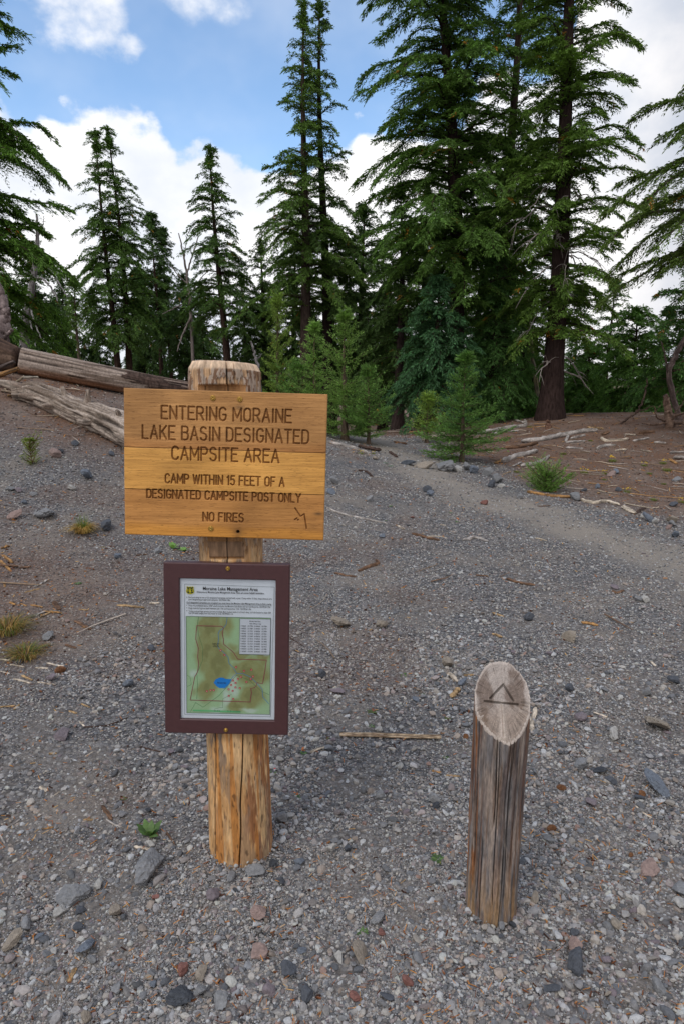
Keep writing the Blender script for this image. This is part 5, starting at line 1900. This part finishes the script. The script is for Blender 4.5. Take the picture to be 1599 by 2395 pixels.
snag('broken_stump', 'pink-brown broken stump with shredded roots at the right end of the bank', 'stump', 14.6,
     [([(1566, 998), (1562, 970), (1558, 945), (1555, 925)], 22, 11, None), ([(1562, 985), (1590, 968), (1625, 962)], 8, 3, -.4), ([(1556, 985), (1535, 975), (1528, 950)], 5, 2, -.3), ([(1570, 988), (1600, 990), (1640, 1000)], 8, 4, -.5), ([(1560, 988), (1530, 992), (1500, 990)], 7, 3, -.3), ([(1572, 975), (1590, 950), (1600, 935)], 4, 2, .2)], (138, 114, 98), (96, 76, 66))
snag('leaning_branch', 'thin dark dead branch leaning up from the bank under the round hemlock', 'branch', 15.2, [([(1436, 1000), (1468, 978), (1494, 955), (1508, 915), (1512, 885)], 6, 3, None), ([(1480, 968), (1505, 958), (1520, 950)], 3, 1.5, -.1)], (104, 84, 72), (70, 56, 50))
snag('leaning_snag', 'grey forked limb leaning out at the right photo edge', 'dead tree', 15.5, [([(1590, 990), (1563, 880), (1580, 830), (1610, 775), (1650, 700)], 13, 10, None), ([(1563, 880), (1556, 840), (1545, 800)], 6, 2, -.3)], (120, 104, 98), (84, 70, 66))
snag('upturned_root', 'weathered grey upright root stock at the left photo edge above the logs', 'root', 10.3, [([(-8, 850), (-2, 790), (6, 740), (4, 700), (-6, 660)], 52, 12, None), ([(4, 770), (16, 740), (22, 722)], 14, 5, -.1), ([(0, 740), (14, 716), (16, 690)], 12, 4, .1), ([(6, 800), (20, 780), (30, 770)], 12, 5, -.2)], (150, 134, 130), (96, 82, 80))
snag('stump', 'low splintered brown stump with a spike at the foot of the massive hemlock', 'stump', 15.2, [([(1283, 1022), (1282, 1008), (1281, 995), (1279, 985)], 26, 7, None), ([(1290, 1016), (1310, 1014), (1345, 1010)], 13, 8, .1), ([(1276, 1016), (1268, 1014), (1264, 1018)], 9, 5, -.1)], (128, 98, 80), (88, 64, 54))

# ------------------------------------------------------------------ sticks, branches and chips lying about
GREY, PALE, TANC, ORG, BRN, DKB = (172, 163, 156), (200, 186, 166), (168, 138, 100), (164, 124, 78), (118, 90, 70), (76, 60, 52)
CNAME = {GREY: 'bleached grey', PALE: 'pale cream', TANC: 'tan', ORG: 'orange-brown', BRN: 'brown', DKB: 'dark brown'}


def z(sc, ox, oy, pts):
    return [(ox + x / sc, oy + y / sc) for x, y in pts]


Z2 = lambda *p: z(3.267, 0, 1220, p)
Z3 = lambda *p: z(3.136, 0, 1700, p)
Z5 = lambda *p: z(3.336, 640, 1400, p)
Z6 = lambda *p: z(3.409, 740, 1000, p)
Z7 = lambda *p: z(3.492, 1150, 950, p)
Z8 = lambda *p: z(2.568, 1180, 1480, p)
STICKS = []
for pts, w, c in (([(265, 505), (365, 450)], 7, GREY), ([(190, 545), (310, 515)], 4, TANC), ([(230, 735), (350, 690)], 6, GREY), ([(310, 735), (405, 685)], 6, TANC), ([(570, 765), (700, 830)], 9, BRN), ([(500, 945), (585, 972)], 7, BRN),
                  ([(895, 645), (1000, 652), (1105, 665)], 8, TANC), ([(815, 605), (905, 618)], 4, BRN), ([(605, 672), (670, 680)], 5, TANC), ([(1140, 632), (1220, 625)], 7, PALE), ([(640, 1575), (820, 1560), (980, 1500)], 4, DKB), ([(105, 1205), (240, 1238)], 6, PALE),
                  ([(80, 1095), (190, 1115)], 5, PALE), ([(275, 1120), (370, 1125)], 6, PALE), ([(290, 1230), (430, 1250)], 4, PALE), ([(170, 1180), (250, 1215)], 7, TANC), ([(360, 1085), (500, 1115)], 6, PALE), ([(0, 1145), (75, 1165)], 4, PALE), ([(0, 1060), (75, 1062)], 6, PALE),
                  ([(0, 1420), (120, 1410)], 6, TANC), ([(110, 1440), (150, 1400)], 6, TANC), ([(620, 1395), (690, 1425)], 5, TANC), ([(530, 1450), (590, 1470)], 6, TANC), ([(610, 1530), (650, 1570)], 4, PALE), ([(1040, 260), (1130, 252)], 3, BRN), ([(75, 620), (120, 640)], 6, ORG),
                  ([(155, 630), (205, 648)], 5, ORG), ([(10, 210), (75, 190)], 8, ORG), ([(0, 340), (140, 350)], 9, BRN), ([(150, 360), (240, 350)], 8, BRN), ([(415, 620), (455, 680)], 11, BRN), ([(20, 260), (100, 320)], 8, ORG), ([(0, 300), (80, 380)], 7, ORG), ([(235, 640), (330, 660)], 6, ORG), ([(330, 690), (470, 700)], 6, ORG), ([(40, 505), (35, 470)], 5, ORG)):
    STICKS.append((Z2(*pts), w, c))
for pts, w, c in (([(295, 445), (345, 480)], 9, PALE), ([(395, 510), (445, 475)], 4, PALE), ([(750, 585), (790, 640), (820, 690)], 9, BRN), ([(615, 685), (695, 687)], 7, TANC), ([(780, 680), (840, 720), (930, 745)], 3, GREY), ([(310, 755), (395, 740)], 6, ORG), ([(985, 885), (1125, 905)], 8, PALE),
                  ([(505, 1880), (560, 1775)], 12, TANC), ([(150, 680), (15, 780), (35, 860)], 4, GREY), ([(1025, 150), (1190, 190)], 4, DKB), ([(1210, 760), (1285, 865)], 3, BRN), ([(625, 220), (690, 185)], 3, PALE), ([(360, 205), (420, 200)], 8, TANC), ([(0, 1810), (35, 1840)], 7, TANC)):
    STICKS.append((Z3(*pts), w, c))
for pts, w, c in (([(285, 1205), (350, 1180), (415, 1170)], 8, PALE), ([(685, 685), (775, 725)], 4, TANC), ([(1340, 1385), (1450, 1392)], 6, TANC), ([(1230, 1350), (1300, 1365)], 8, ORG), ([(460, 915), (515, 880)], 7, GREY), ([(1345, 590), (1385, 610), (1420, 660)], 12, PALE), ([(1240, 830), (1275, 760)], 8, GREY),
                  ([(1380, 780), (1440, 710)], 14, TANC), ([(1480, 605), (1560, 600)], 8, TANC), ([(670, 1820), (745, 1805)], 8, GREY), ([(130, 310), (240, 380)], 3, DKB), ([(1210, 630), (1270, 610)], 4, TANC), ([(1450, 640), (1560, 625)], 4, GREY)):
    STICKS.append((Z5(*pts), w, c))
for pts, w, c in (([(75, 635), (200, 690), (400, 735), (560, 770)], 5, GREY), ([(640, 785), (700, 815)], 6, PALE), ([(760, 850), (880, 885), (980, 905)], 7, BRN), ([(1160, 905), (1260, 885), (1365, 915)], 11, GREY), ([(330, 1150), (430, 1110), (490, 1090), (470, 1060)], 9, BRN), ([(140, 1165), (230, 1185), (315, 1195)], 8, BRN),
                  ([(330, 345), (400, 360), (450, 400)], 3, DKB), ([(330, 160), (430, 180), (510, 195)], 8, DKB), ([(580, 200), (640, 240)], 4, DKB), ([(1265, 1180), (1360, 1190)], 6, BRN), ([(90, 120), (200, 145), (300, 170), (430, 215)], 4, GREY), ([(980, 775), (1030, 785)], 4, PALE)):
    STICKS.append((Z6(*pts), w, c))
for pts, w, c in (([(285, 705), (450, 735), (640, 750)], 8, ORG), ([(715, 775), (830, 795), (930, 785), (1040, 815)], 9, PALE), ([(1060, 830), (1165, 885)], 13, PALE), ([(1160, 885), (1250, 830)], 7, DKB), ([(115, 1415), (230, 1450), (350, 1470)], 9, BRN), ([(730, 1770), (865, 1800)], 11, ORG), ([(0, 1690), (95, 1725)], 6, TANC),
                  ([(0, 1865), (80, 1895)], 9, TANC), ([(980, 1515), (1020, 1530), (1075, 1510)], 8, BRN), ([(0, 240), (100, 205), (180, 180), (280, 170)], 6, GREY), ([(265, 115), (275, 165)], 3.5, GREY), ([(240, 300), (380, 285), (470, 270), (600, 240), (740, 215), (860, 205)], 6.5, GREY), ([(600, 295), (620, 240)], 3.5, GREY),
                  ([(600, 300), (760, 290)], 3, GREY), ([(890, 265), (930, 290), (1050, 285), (1110, 270)], 4, PALE), ([(850, 355), (920, 330), (1010, 325)], 4, GREY), ([(85, 460), (200, 420), (370, 375)], 7, GREY), ([(230, 495), (340, 480), (420, 450), (465, 410)], 5, GREY), ([(165, 495), (240, 460)], 3, GREY), ([(100, 350), (250, 335), (370, 305)], 5, BRN),
                  ([(1000, 370), (1095, 355)], 3.5, PALE), ([(775, 180), (910, 190)], 3, TANC), ([(1150, 290), (1280, 265)], 3, GREY), ([(1210, 365), (1300, 375)], 3, PALE), ([(1450, 385), (1568, 380)], 4, GREY), ([(1480, 430), (1568, 435)], 7, GREY), ([(1440, 435), (1510, 475)], 4, ORG), ([(85, 560), (150, 535)], 3, TANC),
                  ([(600, 345), (740, 350)], 3, GREY), ([(130, 215), (215, 205)], 3.5, GREY), ([(640, 270), (760, 240)], 3, GREY), ([(1080, 235), (1170, 240)], 3, PALE), ([(900, 240), (950, 215)], 5, BRN), ([(1320, 300), (1420, 305)], 3, GREY), ([(20, 470), (100, 440)], 4, ORG), ([(370, 820), (480, 815)], 4, BRN), ([(1200, 225), (1330, 215)], 4, BRN), ([(300, 380), (360, 372)], 3, PALE)):
    STICKS.append((Z7(*pts), w, c))
for pts, w, c in (([(780, 1040), (830, 1085), (880, 1115)], 5, PALE), ([(530, 480), (615, 510)], 6, PALE), ([(875, 175), (905, 205)], 6, PALE), ([(900, 1385), (955, 1378)], 5, TANC), ([(185, 455), (160, 560), (185, 625)], 11, PALE), ([(740, 2077), (800, 2077)], 5, TANC), ([(1030, 1080), (1076, 1080)], 4, TANC), ([(670, 1450), (730, 1455)], 4, TANC)):
    STICKS.append((Z8(*pts), w, c))
STICKS += [([(988, 1032), (1010, 1024), (1036, 1018)], 5, PALE), ([(1112, 1018), (1160, 1008), (1226, 996)], 5, GREY), ([(920, 1035), (950, 1040)], 4, BRN), ([(1205, 985), (1230, 992)], 4, GREY)]

v0 = lambda q: q[0][1]
for i, (px, w, c) in enumerate(STICKS):
    g0 = ground(*px[0])
    ps = pxsize(g0)
    r = max(w * ps / 2, .0035) * (2.0 if v0(px) < 1105 else 1.0)
    u_, v_ = px[len(px) // 2]
    length = sum(math.hypot(a[0] - b[0], a[1] - b[1]) for a, b in zip(px[:-1], px[1:]))
    stick = length / w > 9 or len(px) > 3
    n = max(12, int(length / 5))
    P = smooth_path(lay(px, r * .55), n)
    ctr = P[n // 2].copy()
    P = P - ctr
    rng = rs(5000 + i)
    P[1:-1] += rng.normal(0, r * .12, (n - 2, 3))
    s = np.linspace(0, 1, n)
    taper = np.interp(s, [0, .06, .5, .94, 1], [.55, .95, 1, .8, .4]) if stick else np.interp(s, [0, .08, .9, 1], [.45, 1, .95, .5])
    V, F, C = bumpy(P, r * taper, 9, 600 + i, rough=.22, freq=2.5, ridg=.22, c1=tuple(min(255, int(q * 1.08)) for q in c), c2=tuple(int(q * .72) for q in c), cdark=(60, 46, 38), flat=1.0 if stick else .55)
    o = obj('fallen_branch' if stick else 'wood_chip', (V, F), M_TWIG, None, stick, {'Col': C}, loc=ctr)
    queue(o, CNAME[c] + (' branch' if length > 60 else ' twig' if stick else ' wood chip'), u_, v_, 'branch' if stick else 'wood chip', 'dead branches on the ground' if stick else 'wood chips on the ground')

# the long flat double slat in the middle of the gravel
a, b = ground(*Z5((515, 1078))[0]), ground(*Z5((1298, 1092))[0])
ctr = (a + b) / 2
bl, Cs = [], []
for k, (off, r) in enumerate(((.004, .0075), (-.011, .0065))):
    s = np.linspace(0, 1, 60)[:, None]
    P = a + (b - a) * s - ctr + np.array([0, off, .012]) + np.sin(s * 5 + k) * np.array([[0, .002, .001]])
    V, F, C = bumpy(P, r * np.ones(60), 10, 777 + k, rough=.10, freq=3, ridg=.1, c1=(184, 162, 134), c2=(128, 106, 84), cdark=(80, 62, 48), flat=.7)
    bl.append((V, F))
    Cs.append(C)
tag(obj('split_stick', bl, M_TWIG, None, True, {'Col': np.concatenate(Cs)}, loc=ctr), 'long straight pale split slat lying alone on the gravel', 'slat')

# ------------------------------------------------------------------ rocks one can tell apart
G1, DK, BL, MV, PK, TN, PL, RD, BK = (126, 126, 127), (80, 83, 89), (102, 108, 117), (120, 110, 114), (140, 120, 113), (140, 130, 118), (164, 161, 156), (126, 88, 80), (66, 69, 74)
RNAME = {G1: 'grey', DK: 'dark grey', BL: 'blue-grey', MV: 'mauve', PK: 'pinkish', TN: 'tan', PL: 'pale', RD: 'reddish', BK: 'blackish'}
ROCKS = [(132, 1068, 30, PK), (141, 1060, 22, DK), (176, 1041, 17, DK), (263, 1065, 15, DK), (205, 1118, 24, BL), (25, 1147, 22, G1), (44, 1150, 20, MV), (170, 1146, 18, PL), (79, 1160, 16, G1), (57, 1178, 16, BL),
         (104, 1208, 52, G1), (38, 1211, 34, PK), (251, 1238, 30, DK), (113, 1494, 24, G1), (301, 1604, 28, BL), (122, 1591, 25, MV), (46, 1552, 20, DK), (370, 1294, 18, G1), (275, 1306, 14, BL), (357, 1520, 18, DK), (159, 1456, 14, PK),
         (148, 1724, 34, MV), (432, 1799, 20, MV), (349, 1900, 18, BK), (217, 1969, 18, MV), (352, 1980, 24, PL), (359, 2003, 18, PL), (346, 2042, 54, G1), (172, 2102, 76, G1), (140, 2140, 28, PL), (188, 2136, 26, DK), (182, 2177, 26, DK), (29, 2212, 40, TN), (91, 2197, 22, BL), (198, 2224, 40, BL), (65, 2167, 28, G1),
         (129, 2230, 18, PL), (429, 2276, 24, RD), (421, 2342, 64, BK), (466, 2328, 30, G1), (472, 2285, 26, TN), (231, 2074, 22, PL), (274, 2142, 26, TN), (363, 2106, 19, RD), (201, 2388, 28, TN), (349, 2290, 22, TN), (360, 2309, 18, BL), (274, 2318, 24, G1), (215, 2252, 22, G1),
         (599, 2046, 50, G1), (638, 2024, 20, BK), (656, 2068, 22, DK), (702, 2022, 26, BL), (499, 2099, 32, MV), (606, 2138, 38, PK), (606, 2236, 38, PK), (671, 2276, 40, DK), (629, 2326, 32, MV), (516, 2348, 36, G1), (794, 2250, 18, PL), (840, 2240, 36, TN), (886, 2156, 34, G1), (891, 2184, 17, RD),
         (830, 2334, 28, RD), (905, 2336, 34, DK), (951, 2302, 28, RD), (706, 2230, 24, BL), (717, 2336, 30, DK), (800, 2388, 24, G1), (540, 2060, 18, G1), (552, 2085, 15, BK),
         (796, 1465, 46, TN), (890, 1467, 30, TN), (754, 1584, 20, DK), (790, 1622, 36, MV), (1048, 1562, 28, TN), (1081, 1601, 24, BL), (886, 1711, 18, PL), (1012, 1875, 29, G1), (1016, 1889, 18, BK), (887, 1867, 22, G1), (659, 1924, 26, G1), (775, 1992, 30, PL), (812, 1990, 18, DK), (935, 1799, 16, PL), (971, 1639, 16, BL),
         (954, 1087, 38, BL), (992, 1095, 50, TN), (1040, 1099, 40, G1), (1068, 1103, 24, PL), (1092, 1098, 24, G1), (1106, 1106, 22, BL), (876, 1075, 14, TN), (998, 1150, 22, DK), (1007, 1160, 18, BL), (781, 1131, 22, G1), (775, 1155, 22, BL), (866, 1173, 18, G1), (1149, 1138, 20, DK), (1132, 1180, 18, RD), (964, 1212, 12, RD),
         (893, 1257, 16, BL), (1139, 1114, 26, G1), (1162, 1128, 24, G1), (1170, 1140, 18, PL), (1439, 1108, 17, BL), (1430, 1113, 24, PK), (1580, 1126, 18, G1), (1366, 1149, 17, DK), (1445, 1149, 15, DK), (1396, 1142, 13, BL), (1575, 1184, 22, DK), (1345, 1170, 22, G1), (1214, 1166, 16, G1), (1502, 1212, 17, PL), (1515, 1219, 20, BL),
         (1531, 1224, 16, PL), (1571, 1222, 26, TN), (1572, 1232, 20, G1), (1561, 1237, 20, PK), (1578, 1256, 22, BL), (1237, 1451, 25, DK), (1436, 1378, 18, MV), (1492, 1406, 20, G1), (1506, 1408, 18, PL), (1329, 1498, 30, TN), (1246, 1098, 13, TN),
         (1511, 1628, 19, G1), (1330, 1616, 22, DK), (1575, 1598, 26, DK), (1285, 1532, 20, MV), (1357, 1797, 32, G1), (1400, 1807, 34, BK), (1429, 1833, 25, DK), (1534, 1845, 46, BL), (1433, 1727, 23, PL), (1534, 1701, 48, TN), (1355, 1683, 26, MV), (1513, 2040, 46, PK), (1587, 2092, 28, G1), (1589, 2121, 32, PL), (1441, 2166, 27, TN),
         (1344, 2222, 32, PK), (1347, 2272, 40, DK), (1289, 2320, 40, DK), (1416, 2252, 25, MV), (1538, 2318, 29, G1), (1342, 2186, 20, DK), (1382, 1885, 24, MV), (1277, 1967, 22, G1), (1196, 2170, 18, BK), (1120, 2200, 16, G1), (1170, 2195, 14, DK), (1250, 2110, 22, TN), (1495, 1870, 24, DK), (1420, 2330, 20, TN), (1250, 1720, 16, G1)]
for i, (u, v, w, c) in enumerate(ROCKS):
    g = ground(u, v)
    s = w * pxsize(g)
    rng = rs(7000 + i)
    flatr = (.32, .45) if w > 33 else (.5, .8)
    V, F = stones(rng, np.zeros((1, 3)), np.array([s * .98]), ico(3) if w > 33 else ICO2, 11, flatr, .42)
    ext = V[:, 0].max() - V[:, 0].min()
    V = V * (s / max(ext, 1e-6))
    hgt_ = V[:, 2].max() - V[:, 2].min()
    V[:, 2] -= V[:, 2].min() + hgt_ * .14
    base = np.array(lin(*c)) * .92
    cc = base * (np.exp(rng.normal(0, .05)) * (.88 + .24 * fbm(V[:, 0] / s * 5, V[:, 1] / s * 5, V[:, 2] / s * 5, i, 3)))[:, None]
    d = pxdir(u, v)
    d[2] = 0
    o = obj('rock', (V, F), M_ROCK, None, False, {'Col': cc}, loc=g + np.array([0, 0, .004]))
    queue(o, RNAME[c] + (' flat rock' if w > 33 else ' rock' if w > 20 else ' small stone'), u, v, 'rock', 'larger stones lying in the gravel')

# ------------------------------------------------------------------ small plants
def blades(rng, n, R0, H, spread, wid, cols, curl=.5):
    V, C = [], []
    for _ in range(n):
        a = rng.uniform(0, 2 * PI)
        b = R0 * math.sqrt(rng.uniform()) * np.array([math.cos(a), math.sin(a), 0])
        h = H * rng.uniform(.5, 1.1)
        out = np.array([math.cos(a), math.sin(a), 0]) * spread * rng.uniform(.3, 1.2) + rng.normal(0, .15, 3) * [1, 1, 0] * spread
        s = np.linspace(0, 1, 5)[:, None]
        P = b + out * s ** 1.6 + UPZ * h * (s - curl * s ** 2.6)
        w = wid * np.array([1, .95, .8, .55, .08])[:, None]
        side = np.cross(out + 1e-6, UPZ)
        side /= np.linalg.norm(side) + 1e-9
        V.append(np.stack([P - side * w, P + side * w], 1).reshape(-1, 3))
        C.append(np.repeat((np.array(lin(*cols[rng.randint(len(cols))])) * np.exp(rng.normal(0, .2)))[None], 10, 0))
    F = np.array([(0, 1, 3, 2), (2, 3, 5, 4), (4, 5, 7, 6), (6, 7, 9, 8)])
    F = (F[None] + (np.arange(n) * 10)[:, None, None]).reshape(-1, 4)
    return np.concatenate(V), F, np.concatenate(C)


def leafy(rng, n, L, W, up, cols, fold=.2):
    """rosette of broad pointed leaves"""
    V, C = [], []
    for k in range(n):
        a = k * 2.4 + rng.uniform(-.3, .3)
        el = up * rng.uniform(.6, 1.3)
        l = L * rng.uniform(.65, 1.1)
        d = np.array([math.cos(a) * math.cos(el), math.sin(a) * math.cos(el), math.sin(el)])
        sd = np.array([-math.sin(a), math.cos(a), 0])
        nn = np.cross(d, sd)
        s = np.linspace(0, 1, 6)
        w = W * np.array([.12, .6, 1.0, .9, .5, .03])
        mid = d * (l * s)[:, None] - UPZ * (l * .28 * s ** 2)[:, None]
        rows = np.stack([mid + sd * w[:, None] - nn * (fold * w)[:, None], mid, mid - sd * w[:, None] - nn * (fold * w)[:, None]], 1)
        V.append(rows.reshape(-1, 3))
        C.append(np.repeat((np.array(lin(*cols[rng.randint(len(cols))])) * np.exp(rng.normal(0, .15)))[None], 18, 0))
    F = []
    for r in range(5):
        F += [(r * 3, r * 3 + 1, r * 3 + 4, r * 3 + 3), (r * 3 + 1, r * 3 + 2, r * 3 + 5, r * 3 + 4)]
    F = (np.array(F)[None] + (np.arange(n) * 18)[:, None, None]).reshape(-1, 4)
    return np.concatenate(V), F, np.concatenate(C)


def flowers(rng, n, R0, H, r, col):
    V, C = [], []
    Fs, off = [], 0
    for _ in range(n):
        a, q = rng.uniform(0, 2 * PI), R0 * math.sqrt(rng.uniform())
        v, f = ICO0[0] * r * rng.uniform(.7, 1.3) * [1, 1, .6] + [q * math.cos(a), q * math.sin(a), H * rng.uniform(.7, 1.15)], ICO0[1]
        V.append(v)
        Fs.append(f + off)
        off += 12
        C.append(np.repeat((np.array(lin(*col)) * np.exp(rng.normal(0, .15)))[None], 12, 0))
    return np.concatenate(V), np.concatenate(Fs), np.concatenate(C)


rng = rs(606)
g = ground(195, 1246)
r_ = tag(empty('grass_clump', g), 'golden dry grass clump with a green heart, left of the sign', 'grass clump')
V, F, C = blades(rng, 520, .060, .17, .13, .0016, [(196, 160, 92), (176, 138, 74), (150, 118, 62), (120, 118, 60)], .75)
obj('dry_blade', (V, F), M_PLANT, r_, False, {'Col': C})
V, F, C = blades(rng, 90, .04, .19, .06, .0016, [(92, 112, 52), (110, 120, 60)], .2)
obj('green_blade', (V, F), M_PLANT, r_, False, {'Col': C})
for u, v, s, lab in ((18, 1478, 1.0, 'tall brown and green grass clump cut by the left photo edge'), (62, 1535, .75, 'smaller flattened grass clump just in front of the edge one')):
    g = ground(u, v)
    r_ = tag(empty('grass_clump', g), lab, 'grass clump')
    V, F, C = blades(rng, int(420 * s), .10 * s, .15 * s, .13 * s, .0016, [(170, 138, 82), (140, 110, 60), (120, 96, 56), (104, 112, 52), (84, 100, 44)], .65)
    obj('dry_blade', (V, F), M_PLANT, r_, False, {'Col': C})
g = ground(350, 1955)
o = empty('broad_leaved_plant', g)
tag(o, 'small plant with broad soft green leaves left of the sign post', 'plant')
V, F, C = leafy(rng, 10, .070, .013, .95, [(84, 112, 60), (98, 124, 72), (74, 100, 52)])
obj('leaf_rosette', (V, F), M_PLANT, o, True, {'Col': C})
for u, v, s, lab in ((404, 1283, 1.0, 'small pointed green plant just below the sign board'), (430, 1288, .7, 'tiny green seedling between the sign board and map frame')):
    g = ground(u, v)
    V, F, C = leafy(rng, 7, .085 * s, .017 * s, .9, [(110, 148, 74), (130, 164, 90)])
    tag(obj('leafy_seedling', (V, F), M_PLANT, None, True, {'Col': C}, loc=g), lab, 'plant')
g = ground(75, 1085)
make_tree('pine_seedling', 'little pine seedling with tufted branch ends on the left slope', 'seedling', g[0], g[1], H=.30, Rmax=.14, z0=.03, r0=.006, seed=91, nb=34, tone=(96, 116, 58), power=.3, scale=.34, dens=.8,
          young=True, droop=0, tipdrop=0, e_bot=.4, e_top=1.0, gaps=.2, bark=(110, 86, 64))
SMALL = [(848, 2182, 36, 'r'), (1023, 2010, 44, 'r'), (184, 1365, 22, 'r'), (943, 1580, 28, 'r'), (871, 1665, 36, 'd'), (988, 1626, 18, 'r'), (868, 1699, 22, 'r'), (1045, 1680, 22, 'd'), (710, 1761, 22, 'f'), (1042, 1772, 18, 'r'), (694, 1866, 26, 'f'), (766, 1727, 14, 'd'),
         (913, 1184, 14, 'r'), (1052, 1199, 13, 'r'), (1068, 1221, 16, 'f'), (901, 1218, 10, 'r'), (898, 1083, 20, 'g'), (912, 1090, 20, 'g'), (843, 1062, 16, 'y'), (873, 1062, 12, 'y'), (1365, 1108, 22, 'y'), (1431, 1080, 24, 'y'), (1413, 1109, 16, 'y'), (1505, 1090, 16, 'y'),
         (1517, 1109, 16, 'm'), (1559, 1102, 24, 'm'), (1549, 1085, 20, 'y'), (1465, 1152, 20, 'y'), (1528, 1171, 20, 'm'), (1594, 1176, 20, 'y'), (1207, 1105, 16, 'm'), (1316, 1063, 18, 'm'), (1412, 1123, 12, 'm'), (1498, 1136, 14, 'g'), (1551, 1133, 14, 'm'),
         (240, 1280, 15, 'b'), (639, 1808, 22, 'p'), (920, 2005, 10, 'r'), (290, 1868, 22, 'd'), (1238, 1000, 16, 'm'), (1380, 1032, 14, 'm'), (735, 1230, 12, 'd')]
PN = {'r': ('green rosette plant', [(88, 112, 66), (104, 128, 76), (76, 98, 60)]), 'd': ('sparse reddish-green plant', [(96, 108, 64), (128, 86, 66), (84, 96, 58)]), 'f': ('green plant with dried orange heads', [(84, 112, 70), (100, 124, 80)]), 'g': ('silvery green ground plant', [(132, 150, 132), (112, 132, 112)]),
      'y': ('green tuft with yellow flowers', [(112, 122, 66), (130, 134, 72)]), 'm': ('mossy green tuft', [(104, 116, 60), (122, 126, 66)]), 'b': ('pale yellow dried tuft', [(196, 178, 96), (180, 160, 84)]), 'p': ('green plant with one red flower', [(88, 124, 66), (104, 136, 76)])}
for i, (u, v, w, kind) in enumerate(SMALL):
    g = ground(u, v)
    s = w * pxsize(g)
    rng = rs(8000 + i)
    nm, cols = PN[kind]
    if kind in 'ym':
        V, F, C = blades(rng, 110, s * .42, s * .42, s * .25, max(.0012, s * .02), cols, .4)
    elif kind in 'gb':
        V, F, C = leafy(rng, 26, s * .32, s * .07, .5, cols)
        V = V + np.repeat(rng.uniform(-.28, .28, (26, 3)) * [s, s * .7, 0], 18, 0)
    else:
        V, F, C = leafy(rng, 22 if kind == 'r' else 15, s * .5, s * .085, .42, cols)
    bl, Cs = [(V, F)], [C]
    if kind in 'yfp':
        col = {'y': (222, 190, 50), 'f': (190, 118, 70), 'p': (220, 60, 66)}[kind]
        v2, f2, c2 = flowers(rng, {'y': 9, 'f': 4, 'p': 1}[kind], s * (.5 if kind == 'y' else .25), s * (.55 if kind != 'p' else .6), max(.003, s * .07) if kind != 'f' else s * .12, col)
        bl.append((v2, f2))
        Cs.append(c2)
    o = obj({'y': 'flowering_tuft', 'm': 'moss_tuft', 'b': 'dried_tuft'}.get(kind, 'ground_plant'), bl, M_PLANT, None, False, {'Col': np.concatenate(Cs)}, loc=g)
    queue(o, nm, u, v, 'plant', 'small plants in the gravel')

# pine cones
for i, (u, v, w) in enumerate(((1499, 1862, 24), (1289, 1942, 24), (1474, 2002, 14), (142, 1572, 26), (1311, 1846, 22), (1088, 1726, 18))):
    g = ground(u, v)
    s = w * pxsize(g)
    rng = rs(9000 + i)
    n, m = 18, 40
    t = np.linspace(0, 1, m)
    a = rng.uniform(0, PI)
    d = np.array([math.cos(a), math.sin(a), 0])
    P = d * ((t - .5) * s)[:, None] + UPZ * s * .2
    prof = np.sin(np.clip(t * .93 + .05, 0, 1) * PI) ** .6 * s * .30
    ii, jj = np.meshgrid(np.arange(m), np.arange(n), indexing='ij')
    disp = 1 + .28 * np.abs(np.sin(jj * PI * 4 / n + ii * PI / 4)) * (ii % 4 < 2)
    V, F = tube(P, prof, n, disp)
    C = np.array(lin(120, 84, 58)) * (.6 + .7 * rng.uniform(size=len(V)))[:, None]
    o = obj('pine_cone', (V, F), M_TWIG, None, False, {'Col': C}, loc=g)
    queue(o, 'brown open cone', u, v, 'cone', 'cones in the gravel')
name_all()
